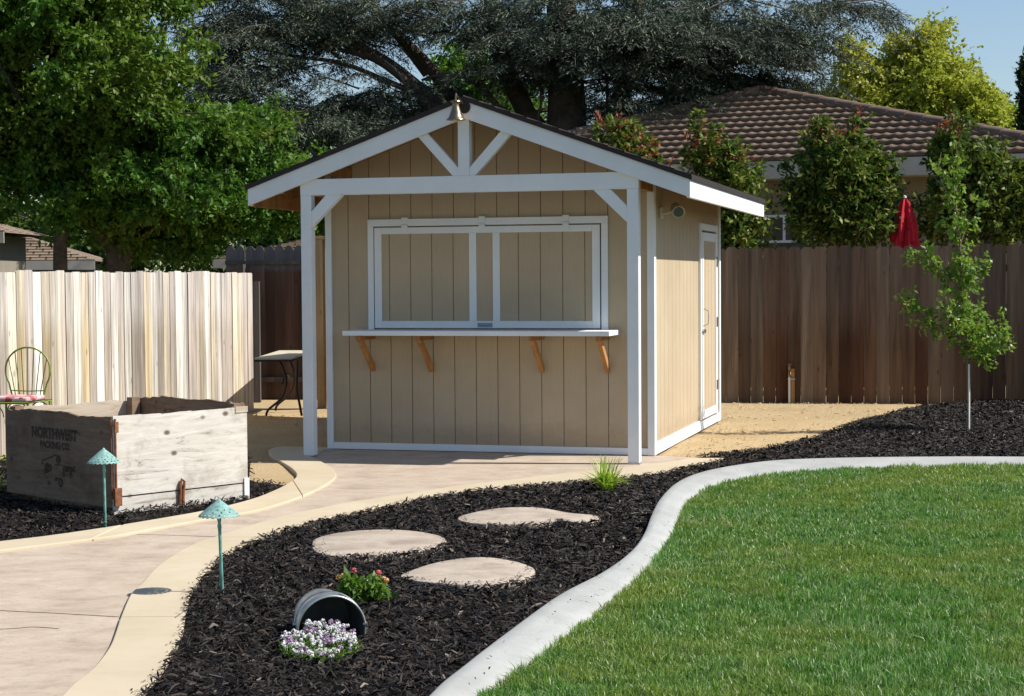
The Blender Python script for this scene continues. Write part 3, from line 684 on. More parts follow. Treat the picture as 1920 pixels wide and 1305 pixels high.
# serving counter
shelf = bx('counter_shelf', (.308, -.40, 1.027), (2.66, -.0065, 1.0685), bevel=.003)
for u in (.445, .985, 1.985, 2.56):
    mb = MB(); mb.box((u-.019, -.385, .985), (u+.019, .0025, 1.0265))
    mb.prism([(u-.018, -.355, .985), (u-.018, -.27, .985), (u-.018, .002, .76), (u-.018, .002, .70), (u-.018, -.02, .70)], (.036, 0, 0))
    mb.build('shelf_bracket', 'raw_fir', shelf, bevel=.002)
# side door
door = MB().box((W-.0175, 2.475, .1), (W-.010, 3.415, 1.965)).build('door', 'dark_gap', shed)
mb = MB(); mb.box((W-.0175, 2.40, .1055), (W+.006, 2.468, 1.9745)); mb.box((W-.0175, 3.422, .09), (W+.006, 3.49, 1.9745)); mb.box((W-.0175, 2.40, 1.975), (W+.006, 3.49, 2.04)); mb.build('door_casing', 'white', door, bevel=.002)
mb = MB(); mb.box((W-.0095, 2.480, .112), (W+.010, 2.56, 1.955)); mb.box((W-.0095, 3.33, .112), (W+.010, 3.41, 1.955)); mb.box((W-.0095, 2.5605, 1.87), (W+.010, 3.3295, 1.955)); mb.box((W-.0095, 2.5605, .112), (W+.010, 3.3295, .19)); mb.build('door_frame', 'white', door, bevel=.002)
mb = MB(); cuts = [2.561, 2.71, 2.905, 3.10, 3.329]
for c0, c1 in zip(cuts[:-1], cuts[1:]): mb.box((W-.0095, c0+.004, .191), (W+.001, c1-.004, 1.869))
mb.build('door_panel', 'siding', door)
mb = MB(); mb.tube([(W+.011, 2.53, 1.03), (W+.055, 2.53, 1.05), (W+.06, 2.53, 1.12), (W+.055, 2.53, 1.18), (W+.011, 2.53, 1.20)], .006); mb.box((W+.0105, 2.50, .96), (W+.03, 2.56, 1.0)); mb.tube([(W+.02, 2.44, .98), (W+.02, 2.62, .98)], .007); mb.build('door_handle', 'steel', door)
for z in (.35, 1.0, 1.62):
    MB().box((W+.0103, 3.36, z), (W+.014, 3.47, z+.10)).build('hinge', 'steel', door)
# flood light on the side wall
fl = MB().box((W-.0178, .30, 2.015), (W+.012, .38, 2.115)).build('security_light', 'flood', shed, bevel=.01)
mb = MB(); mb.tube([(W+.01, .34, 2.06), (W+.05, .34, 2.065), (W+.08, .36, 2.08)], .012)
ax = Vector((.35, -.88, -.32)).normalized(); p0 = Vector((W+.10, .46, 2.115))
mb.build('lamp_arm', 'flood', fl)
rot = ax.to_track_quat('Z', 'X').to_matrix().to_4x4()
MB().lathe([(.0, -.02), (.035, -.015), (.048, .01), (.050, .07), (.055, .12), (.055, .15), (.049, .15), (.045, .13), (0, .125)], 20, Matrix.Translation(p0) @ rot).build('lamp_head', 'flood', fl, smooth=True)
MB().lathe([(.0, .130), (.043, .1305), (.043, .134), (0, .1345)], 20, Matrix.Translation(p0) @ rot).build('lens', 'glass_dark', fl, smooth=True)

# bell on the gable peak (hangs from the shed: a thing of its own)
bp = SL(1.475, -.80, 0)
bell = thing('bell', 'small aged brass bell hanging at the gable peak of the shed', 'bell', (bp[0], bp[1], 2.882), -YAW)
MB().lathe([(.014, .085), (.040, .080), (.044, .072), (.030, .066), (.026, .055), (.030, .035), (.040, .005), (.052, -.035), (.064, -.060), (.078, -.070), (.080, -.075), (.072, -.075), (.055, -.06), (.03, 0), (.0, .05)], 28).build('bell_body', 'bronze', bell, smooth=True)
mb = MB(); mb.lathe([(0, .02), (.02, .01), (.022, 0), (.015, -.015), (0, -.02)], 12, Matrix.Translation((0, 0, -.075))); mb.tube([(0, 0, .05), (0, 0, -.07)], .004); mb.build('clapper', 'flood', bell, smooth=True)
mb = MB(); mb.tube([(0, 0, .083), (0, 0, .125), (0, .01, .14), (0, .02, .135), (.0, .05, .12), (.035, .098, .06)], .006); mb.build('hook', 'bronze', bell, smooth=True)
MB().lathe([(0, -.004), (.05, -.004), (.05, .006), (0, .006)], 20, Matrix.Translation((.045, .096, .035)) @ Matrix.Rotation(R(90), 4, 'X')).build('mount_plate', 'shingle_edge', bell)

# ------------------------------------------------------------------ fences
def fence(name, label, p0, p1, boards, ztops, mat, thick=.018, gap=.004, style='dog', tilt=.004, rails=(), rail_side=1, posts=(), rail_mat=None, zb=-.03, fn=None):
    p0, p1 = Vector(p0), Vector(p1); d = p1-p0; L_ = d.length; ang = math.atan2(d.y, d.x)
    t = thing(name, label, 'fence', (p0.x, p0.y, 0), ang)
    mb = MB(); n_ = int(round(L_/boards)); w = L_/n_
    for i in range(n_):
        g_ = random.uniform(.3, 1.)*gap*(3.0 if random.random() < .07 else 1)
        a, b = i*w+g_/2, (i+1)*w-g_/2; h = ztops+random.uniform(-.012, .012)
        if fn: h += fn(i/n_)
        tl = random.gauss(0, tilt); yy = random.uniform(-.003, .003)
        if style == 'dog': top = [(b+tl, h-.035), (b+tl-.03, h), (a+tl+.03, h), (a+tl, h-.035)]
        elif style == 'soft': top = [(b+tl, h-.014), (b+tl-.012, h), (a+tl+.012, h), (a+tl, h-.014)]
        elif style == 'point':
            m_ = (a+b)/2+tl; r_ = (b-a)/2; top = [(b+tl, h-.075), (m_+r_*.75, h-.035), (m_+r_*.35, h-.006), (m_, h), (m_-r_*.35, h-.006), (m_-r_*.75, h-.035), (a+tl, h-.075)]
        else: top = [(b+tl, h), (a+tl, h)]
        poly = [(a, yy, zb), (b, yy, zb)]+[(x, yy, z) for x, z in top]
        mb.prism(poly, (0, thick*(1), 0))
    mb.build('board_panel', mat, t)
    for z, hh in rails:
        y0 = -.042 if rail_side < 0 else thick+.004
        MB().box((0, y0, z-hh/2), (L_, y0+.036, z+hh/2)).build('rail', rail_mat or mat, t)
    for x, h in posts:
        y0 = -.13 if rail_side < 0 else thick+.043
        MB().box((x-.045, y0, zb), (x+.045, y0+.088, h)).build('fence_post', rail_mat or mat, t)
    return t
# bleached left fence, parallel to the shed's sides
Lf1 = np.array([-3.04, 20.05]); Lf0 = Lf1-Vv[:2]*7.6
fence('wooden_fence', 'sun-bleached fence of narrow pale boards, left behind the crate', (*Lf0, 0), (*Lf1, 0), .1405, 1.605, 'fence_bleached', style='soft', gap=.009, tilt=.006, rails=((.35, .09), (1.3, .09)), rail_side=1, posts=((.5, 1.5), (2.9, 1.5), (5.3, 1.5)))
# rear fence on the right, shaded brown boards
rf0 = fence_r0-fdir*3.1; rf1 = fence_r0+fdir*6.5
fence('wooden_fence', 'shaded brown dog-eared fence running behind the shed to the right', (*rf0, 0), (*rf1, 0), .149, 1.862, 'fence_brown', style='dog', gap=.0042, rails=((.3, .09), (1.0, .09), (1.6, .09)), rail_side=1, posts=((.6, 1.7), (3.0, 1.7), (5.4, 1.7), (7.8, 1.7)), fn=lambda f: .035*f)
# dark rear fence on the left, seen from the rail side
a0 = at(425, 600, 22.0); a1 = at(700, 600, 21.75)
dk = fence('wooden_fence', 'dark stained picket fence with pointed tops behind the patio table', (a0[0], a0[1], 0), (a1[0], a1[1], 0), .128, 1.96, 'fence_dark', style='point', gap=.002, rails=((1.74, .05), (.24, .06)), rail_side=-1, rail_mat='fence_post_grey', posts=((.22, 1.72),))
b0 = at(434, 600, 21.2)
mb = MB(); mb.box((b0[0]+.0, 21.5, -.03), (b0[0]+.30, 21.6, 1.50)); o = mb.build('fence_board_stub', 'fence_post_grey'); tag(o, 'short grey boarding beside the end of the bleached fence', 'fence')
# gate beside the shed
gp = np.array([-2.27, 20.35, 0])
gate = thing('side_gate', 'new pale wood gate and post between the bleached fence and shed', 'gate', tuple(gp), -YAW)
MB().box((-.045, -.045, -.03), (.045, .045, 1.99)).build('gate_post', 'new_wood', gate, bevel=.004)
MB().box((-.06, -.055, 1.992), (1.20, .055, 2.03)).build('cap_rail', 'new_wood', gate, bevel=.003)
mb = MB()
for i in range(8): mb.box((.06+i*.142, .02, .05), (.06+i*.142+.137, .038, 1.99))
mb.build('board_panel', 'fence_dark', gate)

# ------------------------------------------------------------------ crate planter
cA = np.array([-2.574, 10.989]); rd = np.array([.690, .724]); ld = np.array([-.712, .702]); CR_, CL_ = 1.075, 1.335
crate = thing('wooden_crate', 'weathered wooden fruit bin with stencilled lettering standing in the mulch', 'crate', (cA[0], cA[1], 0), math.atan2(rd[1], rd[0]))
# local: x along right face, y along left face (depth)
def wavy(name, p, q, z0, z1, th, inward, mat, amp, seed, parent=None):
    r = random.Random(seed); n_ = 44; p, q = Vector(p), Vector(q); vs = []; off = Vector(inward)*th
    hs = []; h = 0
    for i in range(n_+1):
        h += r.gauss(0, amp*.45); h *= .8
        if r.random() < .10: h -= amp*r.uniform(.6, 1.8)
        hs.append(h)
    mb = MB()
    for i in range(n_):
        a = p+(q-p)*(i/n_); b = p+(q-p)*((i+1)/n_)
        vs = [(a.x, a.y, z0), (b.x, b.y, z0), (b.x, b.y, z1+hs[i+1]), (a.x, a.y, z1+hs[i])]
        vs += [(x+off.x, y+off.y, z) for x, y, z in vs]
        fs = [(0, 1, 2, 3), (7, 6, 5, 4), (3, 2, 6, 7), (1, 0, 4, 5)]
        if i == 0: fs.append((0, 3, 7, 4))
        if i == n_-1: fs.append((1, 5, 6, 2))
        mb.add(vs, fs)
    return mb.build(name, mat, parent or crate)
T_ = .022
wavy('side_panel', (0, 0, 0), (CR_, 0, 0), .115, .635, T_, (0, 1, 0), 'ply_light', .0035, 1)
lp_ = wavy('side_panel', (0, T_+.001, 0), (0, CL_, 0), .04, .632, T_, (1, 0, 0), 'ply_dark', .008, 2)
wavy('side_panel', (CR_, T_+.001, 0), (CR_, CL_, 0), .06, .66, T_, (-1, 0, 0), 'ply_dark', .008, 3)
wavy('side_panel', (T_+.001, CL_, 0), (CR_-T_-.001, CL_, 0), .06, .63, T_, (0, -1, 0), 'ply_in', .006, 4)
MB().box((.0, .003, .0), (CR_, T_-.001, .105)).build('skid_board', 'ply_light', crate)
MB().box((T_+.003, .004+.03, .0), (T_+.05, CL_-.03, .07)).build('skid_board', 'ply_dark', crate)
for x, y, h in ((T_+.001, T_+.001, .60), (CR_-T_-.07, T_+.001, .66), (T_+.001, CL_-T_-.07, .64), (CR_-T_-.085, CL_-T_-.085, .652)):
    MB().box((x, y, .02), (x+.068, y+.068, h)).build('corner_post', 'ply_dark', crate)
MB().box((T_+.08, T_+.08, .13), (CR_-T_-.09, CL_-T_-.09, .15)).build('crate_floor', 'ply_in', crate)
mb = MB(); mb.tube([(.012, -.008, .10), (.010, -.008, .62)], .0065, 6); mb.tube([(-.008, .012, .10), (-.008, .012, .62)], .0065, 6); mb.box((-.006, -.022, .055), (.045, -.002, .17)); mb.box((.002, -.016, .53), (.03, -.002, .60)); mb.build('corner_rod', 'rust', crate)
mb = MB(); mb.tube([(.50, -.012, .02), (.505, -.016, .10), (.50, -.018, .15), (.515, -.018, .185), (.535, -.018, .17), (.53, -.016, .11), (.525, -.012, .04)], .009, 6); mb.box((.495, -.012, .01), (.54, -.003, .14)); mb.build('strap_hook', 'rust', crate)
MB().box((CR_-.035, -.010, .0), (CR_+.006, -.002, .145)).build('corner_bracket', 'enamel', crate)
MB().box((CR_-.10, -.006, .60), (CR_+.004, .04, .64)).build('corner_cap', 'ply_in', crate)
# lettering on the shaded side: painted along local y, read from outside (-x side)
def text(s, size, y0, z0, sx=1., off=.004, parent=lp_):
    cu = bpy.data.curves.new('lettering', 'FONT'); cu.body = s; cu.size = size; cu.align_x = 'CENTER'; cu.extrude = .0006; cu.offset = off
    tmp = bpy.data.objects.new('tmp', cu); COL.objects.link(tmp); bpy.context.view_layer.update(); me = bpy.data.meshes.new_from_object(tmp.evaluated_get(bpy.context.evaluated_depsgraph_get())); bpy.data.objects.remove(tmp)
    ob = bpy.data.objects.new('lettering', me); COL.objects.link(ob); me.materials.clear(); me.materials.append(M['stencil'])
    ob.parent = parent
    # text x axis -> -y (viewer sees far end of y on the left), text y -> z
    ob.matrix_local = Matrix(((0, 0, -1, -.0012), (-sx, 0, 0, y0), (0, 1, 0, z0), (0, 0, 0, 1)))
    return ob
text('NORTHWEST', .094, .71, .452, .98, .006)
text('PACKING CO.', .062, .70, .385, .95, .0032)
text('90', .085, .66, .130, 1.15, .004)
mb = MB()
def zy(y, z): return (-.0014, y, z-.05)
def blob(cy, cz, ry, rz_, seed, n_=14):
    cz -= .05
    r = random.Random(seed); pts = [(-.0016, cy+ry*math.cos(a)*r.uniform(.75, 1.1), cz+rz_*math.sin(a)*r.uniform(.75, 1.1)) for a in [2*math.pi*k/n_ for k in range(n_)]]
    mb.prism(pts, (.0014, 0, 0))
blob(.79, .30, .055, .035, 1); blob(.82, .275, .03, .02, 2); blob(.55, .305, .07, .022, 3); blob(.51, .275, .02, .03, 4); blob(.60, .27, .015, .025, 5); blob(.66, .36, .03, .032, 6); blob(.47, .31, .02, .028, 7)
mb.tube([zy(.86, .32), zy(.865, .345), zy(.80, .36), zy(.74, .378), zy(.70, .392), zy(.66, .38)], .004, 5); mb.tube([zy(.70, .325), zy(.62, .328), zy(.50, .322)], .003, 5)
mb.build('emblem', 'stencil', lp_)

# ------------------------------------------------------------------ path lamps
def path_lamp(base, lean, label, h=.385, hz=.075, r=.098):
    t = thing('path_lamp', label, 'lamp', tuple(base), 0, 'verdigris path lamps')
    tip = Vector((lean[0], lean[1], h))
    mb = MB(); mb.tube([(0, 0, -.05), tip*.6, tip*.84], [.0085, .008, .008], 10); mb.build('pole', 'verdigris_pole', t, smooth=True)
    mb = MB(); mb.tube([tip*.83, tip*.87, tip*.90, tip*.97, tip*1.03], [.009, .011, .007, .012, .02], 10); mb.build('lamp_socket', 'verdigris_pole', t, smooth=True)
    # pierced shade: cone strip grid with real holes
    n_, rows = 132, 14; vs = []; top = h+hz
    for j in range(rows+1):
        f = j/rows; rr = .004+(r-.004)*f; zz = top-hz*(f**1.08)
        for k in range(n_):
            a = 2*math.pi*k/n_; z2 = zz
            if j == rows: rr2 = rr*(1+.02*math.cos(a*22)); z2 = zz-.0025-.0025*math.cos(a*22)
            else: rr2 = rr
            vs.append((lean[0]+rr2*math.cos(a), lean[1]+rr2*math.sin(a), z2))
    fs = []
    for j in range(rows):
        for k in range(n_):
            hole = False
            if j in (8,): hole = (k % 12) in (3, 4)
            if j in (10,): hole = (k % 12) in (9, 10)
            if j in (12,): hole = (k % 6) in (0, 1)
            if hole: continue
            fs.append((j*n_+k, (j+1)*n_+k, (j+1)*n_+(k+1) % n_, j*n_+(k+1) % n_))
    mb = MB(); mb.add(vs, fs); o = mb.build('lamp_shade', 'verdigris', t, smooth=False)
    s_ = o.modifiers.new('solid', 'SOLIDIFY'); s_.thickness = .002
    MB().lathe([(.012, top-.006), (.006, top+.003), (0, top+.006)], 12, Matrix.Translation((lean[0], lean[1], 0))).build('finial', 'verdigris', t)
    return t
path_lamp((-1.393, 8.127, 0), (-.012, 0), 'verdigris cone-shaded path lamp at the border of the large mulch bed, nearer the camera')
path_lamp((-2.508, 10.461, 0), (-.004, 0), 'verdigris cone-shaded path lamp in front of the wooden crate', h=.398, hz=.082, r=.101)

# ------------------------------------------------------------------ bucket
ax = Vector((-.28, .96, .05)).normalized(); c0 = Vector((-.763, 7.10, .040))
bucket = thing('metal_bucket', 'galvanised bucket lying on its side half buried, spilling flowers', 'bucket', tuple(c0))
rot = ax.to_track_quat('Z', 'X').to_matrix().to_4x4()
MB().lathe([(.1475, 0), (.143, .004), (.1405, .03), (.1385, .05), (.1405, .055), (.1405, .065), (.136, .07), (.128, .15), (.120, .24), (.110, .285), (0, .285)], 56, rot).build('bucket_body', 'galv', bucket, smooth=True)
MB().lathe([(.1435, .0), (.139, .01), (.116, .275), (0, .275)], 48, rot).build('bucket_inside', 'galv_in', bucket, smooth=True)
MB().lathe([(.1435+.005*math.cos(a), .005*math.sin(a)) for a in [2*math.pi*k/10 for k in range(11)]], 56, rot).build('bucket_rim', 'galv', bucket, smooth=True)
mb = MB(); pts = []
for k in range(25):
    a = R(5)+R(170)*k/24; q_ = rot.to_3x3() @ Vector((0, 0, .045)); pts.append(Vector((.149*math.cos(a), -.0, .149*math.sin(a)))+q_+ax*(.0+.015*math.sin(a*1)))
mb.tube(pts, .0032, 6); 
for s in (0, -1): mb.lathe([(0, .012), (.012, .010), (.012, -.006), (0, -.008)], 10, Matrix.Translation(pts[s]) @ Matrix.Rotation(R(90), 4, 'Y'))
mb.build('bucket_handle', 'steel', bucket, smooth=True)

# ------------------------------------------------------------------ chair, table, spigot, umbrella
cp_ = at(30, 745, 13.45)
chair = thing('garden_chair', 'green wire garden chair with round hoop back and red floral cushion', 'chair', (cp_[0], cp_[1], 0), R(-12))
ZS = .565
mb = MB(); hoop = []
for k in range(29):
    a = R(-32)+R(244)*k/28; hoop.append((.195*math.cos(a), .20, ZS+.235+.185*math.sin(a)))
hoop = [(.125, .19, ZS-.01)]+hoop+[(-.125, .19, ZS-.01)]; mb.tube(hoop, .0075, 8); mb.build('back_hoop', 'chair_green', chair, smooth=True)
mb = MB()
for k in range(-3, 4):
    tx = .055*k*1.0; zt_ = ZS+.235+.185*math.sqrt(max(0, 1-(tx/.195)**2))-.003
    mb.tube([(k*.033, .19, ZS), (tx, .20, zt_)], .0038, 6)
mb.tube([(-.155, .195, ZS+.075), (0, .198, ZS+.07), (.155, .195, ZS+.075)], .005, 6); mb.build('back_spindles', 'chair_green', chair, smooth=True)
mb = MB(); mb.tube([(-.2, -.18, ZS), (.2, -.18, ZS), (.2, .2, ZS), (-.2, .2, ZS), (-.2, -.18, ZS)], .008, 8)
for k in range(9): mb.tube([(-.18+.045*k, -.18, ZS), (-.18+.045*k, .2, ZS)], .003, 5)
mb.build('seat', 'chair_green', chair, smooth=True)
for x in (-.19, .19):
    for y in (-.17, .19):
        MB().tube([(x, y, ZS), (x*1.05, y*1.08, .0)], .009, 8).build('leg', 'chair_green', chair, smooth=True)
for y in (-.18, .2):
    for x in (-.1, .1): MB().tube([(x+.09*math.cos(a), y, ZS-.11+.095*math.sin(a)) for a in [math.pi*k/10 for k in range(11)]], .005, 6).build('scroll_work', 'chair_green', chair, smooth=True)
mb = MB(); mb.tube([(-.2, -.18, .12), (.2, -.18, .12), (.2, .2, .12), (-.2, .2, .12), (-.2, -.18, .12)], .006, 6)
mb.build('stretcher', 'chair_green', chair, smooth=True)
mb = MB(); mb.box((-.175, -.16, ZS+.006), (.175, .16, ZS+.046)); cu = mb.build('cushion', 'cushion'); cu.parent = None
cu.location = chair.location; cu.rotation_euler = chair.rotation_euler; tag(cu, 'red and white floral cushion lying on the green wire chair', 'cushion')
b = cu.modifiers.new('b', 'BEVEL'); b.width = .018; b.segments = 4

tb = thing('patio_table', 'long stone-topped metal patio table behind the porch post', 'table', (-2.45, 18.3, 0))
mb = MB(); mb.box((-.30, -.05, .662), (.10, 1.86, .684)); mb.build('tabletop', 'table_top', tb, bevel=.004)
mb = MB(); mb.box((-.31, -.06, .640), (.11, 1.87, .661)); mb.build('table_frame', 'table_metal', tb, bevel=.004)
for yb in (.55, 1.3):
    for s in (-1, 1):
        pts = catmull([(-.27, yb, .645), (-.14, yb+.03, .63), (-.075, yb+.06, .50), (-.06, yb+.10, .36), (-.12, yb+.14, .20), (-.27, yb+.18, .07), (-.30, yb+.19, .0)] if s < 0 else [(.08, yb, .645), (.07, yb+.05, .5), (.06, yb+.1, .3), (.085, yb+.15, .1), (.10, yb+.17, 0)], 6)
        MB().tube(pts, .014, 8).build('leg', 'table_metal', tb, smooth=True)
MB().tube(catmull([(-.1, .64, .37), (-.1, .85, .44), (-.1, 1.1, .44), (-.1, 1.38, .37)], 5), .012, 8).build('stretcher', 'table_metal', tb, smooth=True)

sp_ = G(1478, 752)-np.array([0, .14, 0])
spg = thing('garden_spigot', 'outdoor water tap on a wooden stake in front of the brown fence', 'spigot', tuple(sp_))
MB().box((.012, -.0, -.04), (.055, .045, .40)).build('stake', 'raw_fir', spg)
mb = MB(); mb.tube([(-.012, -.01, -.03), (-.012, -.01, .40)], .014, 10); mb.build('water_pipe', 'enamel', spg, smooth=True)
mb = MB(); mb.tube([(-.012, -.01, .30), (-.012, -.01, .44)], .017, 10); mb.tube([(-.012, -.01, .38), (-.012, -.07, .36), (-.012, -.08, .33)], .012, 8); mb.lathe([(0, .005), (.03, .004), (.03, -.004), (0, -.005)], 12, Matrix.Translation((-.012, -.01, .455))); mb.build('tap', 'bronze', spg, smooth=True)
MB().box((-.032, -.02, .27), (.058, .0, .285)).build('pipe_clamp', 'steel', spg)

up_ = at(1696, 500, 22.0)
um = thing('patio_umbrella', 'closed red patio umbrella standing between the bushes behind the fence', 'umbrella', (up_[0], up_[1], 0))
MB().tube([(0, 0, -.03), (0, 0, 2.52)], .02, 10).build('pole', 'table_metal', um)
def fold_canopy(z0, z1, r0, r1, seed, wob=.25, nf=7):
    vs = []; n_, rows = 42, 16
    for j in range(rows+1):
        f = j/rows; z = z1+(z0-z1)*f; rr = r1+(r0-r1)*min(1, f*1.4)**.8
        for k in range(n_):
            a = 2*math.pi*k/n_; q = 1+wob*math.cos(a*nf+seed+f*.8)+.08*math.sin(a*3+f*5); vs.append((rr*q*math.cos(a), rr*q*math.sin(a), z))
    fs = [(j*n_+k, (j+1)*n_+k, (j+1)*n_+(k+1) % n_, j*n_+(k+1) % n_) for j in range(rows) for k in range(n_)]
    return MB().add(vs, fs)
fold_canopy(1.95, 2.50, .13, .030, 0, .36, 6).build('canopy', 'umbrella', um, smooth=True)
mb = fold_canopy(1.78, 2.10, .15, .10, 2, .38, 6); mb.build('canopy', 'umbrella', um, smooth=True)
MB().lathe([(0, .05), (.02, .04), (.025, .015), (.012, 0)], 10, Matrix.Translation((0, 0, 2.50))).build('finial', 'enamel', um)

# ------------------------------------------------------------------ vegetation
def twig_leaves(C_, Rr, r, twigs, per, L, Wd, droop=.25, flat=.8, out=None, upn=.8, nested=True):
    """leaf quads set along short twigs radiating from clump centres"""
    m = len(C_); cc = np.repeat(C_, twigs, 0); rr = np.repeat(Rr, twigs)
    d = unit(r.normal(0, 1, (m*twigs, 3))*np.array([1, 1, flat]))
    if out is not None: d = unit(d+out*.5)
    ln = rr*r.uniform(.55, 1.15, m*twigs)
    P0 = cc; K = m*twigs
    t = np.tile(np.linspace(.25, 1., per), K)+r.uniform(-.05, .05, K*per)
    dd = np.repeat(d, per, 0); ll = np.repeat(ln, per); base = np.repeat(P0, per, 0)
    P = base+dd*(ll*t)[:, None]; P[:, 2] -= droop*ll*t*t*.6
    P += r.normal(0, .02, P.shape)*Rr.mean()
    D_ = unit(dd*.6+r.normal(0, .65, P.shape)+np.array([0, 0, -droop]))
    N_ = unit(r.normal(0, .6, P.shape)+np.array([0, 0, upn]))
    Ls = L*r.uniform(.65, 1.25, len(P)); Ws = Wd*r.uniform(.7, 1.2, len(P))
    return leafgeo(P, D_, N_, Ls, Ws)
def ell_points(r, n, ells, shell=.45):
    """clump centres in a union of ellipsoids (cx,cy,cz,rx,ry,rz,weight)"""
    w = np.array([e[6] for e in ells]); w = w/w.sum(); idx = r.choice(len(ells), n, p=w); E_ = np.array([e[:6] for e in ells])[idx]
    d = unit(r.normal(0, 1, (n, 3))); rad = r.uniform(0, 1, n)**shell
    return E_[:, :3]+d*E_[:, 3:6]*rad[:, None]
def branches(mb, base, tips, r0, r, seg=6, sag=.15):
    base = np.array(base, float)
    for t_ in tips:
        t_ = np.array(t_, float); mid = base*.5+t_*.5+np.array([r.normal(0, .15), r.normal(0, .15), sag*np.linalg.norm(t_-base)])
        q1 = base*.78+mid*.22; pts = catmull([base, q1, mid, t_], 4); n_ = len(pts)
        mb.tube(pts, [max(.008, r0*(1-.9*i/(n_-1))) for i in range(n_)], seg, False)
def ell_px(x, y, rx, ry, Y, depth, w=None):
    c = at(x, y, Y); s = Y/FPX; return (c[0], c[1], c[2], rx*s, depth, ry*s, w or rx*ry)

def make_tree(name, label, cat, base, ells, nclump, clumpR, twigs, per, L, Wd, leafmat, barkmat, trunk, seed, group=None, droop=.25, limb_r=.06, nlimb=26, fork=None, upn=.8, shell=.45, extra=None, boughs=None):
    r = np.random.default_rng(seed); t = thing(name, label, cat, tuple(map(float, base)), 0, group)
    if boughs:
        nb_, br_ = boughs; BC = ell_points(r, nb_, ells, shell); BR = br_*r.uniform(.6, 1.3, nb_); bi = r.choice(nb_, nclump, p=BR**2/np.sum(BR**2))
        d = unit(r.normal(0, 1, (nclump, 3))*np.array([1, 1, 1.])); d[:, 2] = np.abs(d[:, 2])*1.1-.35; C_ = BC[bi]+d*np.array([1, 1, .55])*BR[bi][:, None]
    else: C_ = ell_points(r, nclump, ells, shell)
    Rr = clumpR*r.uniform(.6, 1.35, nclump)
    V, F = twig_leaves(C_, Rr, r, twigs, per, L, Wd, droop, upn=upn)
    npmesh('crown', V, F, leafmat, t)
    mb = MB()
    for pts, rad in trunk: 
        c_ = catmull(pts, 5); mb.tube(c_, list(np.interp(np.linspace(0, 1, len(c_)), np.linspace(0, 1, len(rad)), rad)), 12, False)
    if nlimb:
        fk = np.array(fork if fork is not None else trunk[0][0][-1]); fk = fk[None] if fk.ndim == 1 else fk
        for f_ in fk:
            d_ = np.linalg.norm(C_-f_, axis=1); pick = C_[np.argsort(d_)[:max(nlimb*4, 8)]] if len(fk) > 1 else C_
            tips = pick[r.choice(len(pick), min(nlimb, len(pick)), False)]; branches(mb, f_, tips, limb_r, r)
    mb.build('trunk', barkmat, t, smooth=True, world=True)
    if extra: extra(t, r)
    return t

# big leafy tree on the left
Yb = 23.5
b_ = at(116, 600, Yb); f_ = at(135, 360, Yb)
trunk1 = [((b_[0], b_[1], -.05), at(114, 470, Yb), at(118, 420, Yb), f_)]
trunk1 = [([(b_[0], b_[1], -.05), tuple(at(113, 500, Yb)), tuple(at(116, 440, Yb)), tuple(f_)], [.13, .10, .09, .10])]
b2 = at(215, 600, Yb+.8); trunk1 += [([(b2[0], b2[1], -.05), tuple(at(222, 500, Yb+.8)), tuple(at(205, 450, Yb+.8)), tuple(at(160, 400, Yb+.5)), tuple(f_)], [.2, .17, .14, .12, .1])]
trunk1 += [([tuple(at(222, 505, Yb+.8)), tuple(at(250, 460, Yb+.8)), tuple(at(320, 400, Yb+.6)), tuple(at(400, 340, Yb+.4))], [.15, .12, .09, .06])]
bell_ = [ell_px(-60, 150, 230, 260, Yb, 1.9), ell_px(120, 40, 225, 190, Yb+.4, 2.0), ell_px(250, 240, 230, 170, Yb-.1, 1.7), ell_px(400, 290, 115, 120, Yb+.6, 1.4, 18000), ell_px(300, 370, 160, 75, Yb-.2, 1.3, 16000), ell_px(470, 365, 95, 62, Yb+.8, 1.0, 7500), ell_px(60, 330, 130, 80, Yb-.3, 1.4, 12000), ell_px(520, 330, 60, 60, Yb+1.2, .8, 3500), ell_px(160, 400, 110, 45, Yb-.2, 1.2, 5000), ell_px(280, 110, 70, 80, Yb, 1.0, 4500), ell_px(60, -320, 300, 220, Yb+.5, 2.2, 22000), ell_px(300, 445, 190, 50, Yb+1.1, .9, 9000)]
make_tree('broadleaf_tree', 'large dense green broadleaf tree filling the left behind the bleached fence', 'tree', (b_[0], b_[1], 0), bell_, 2350, .27, 9, 11, .088, .026, 'leaf_big', 'bark_grey', trunk1, 21, limb_r=.055, nlimb=46, fork=f_, boughs=(270, .60), shell=.75, droop=.4)

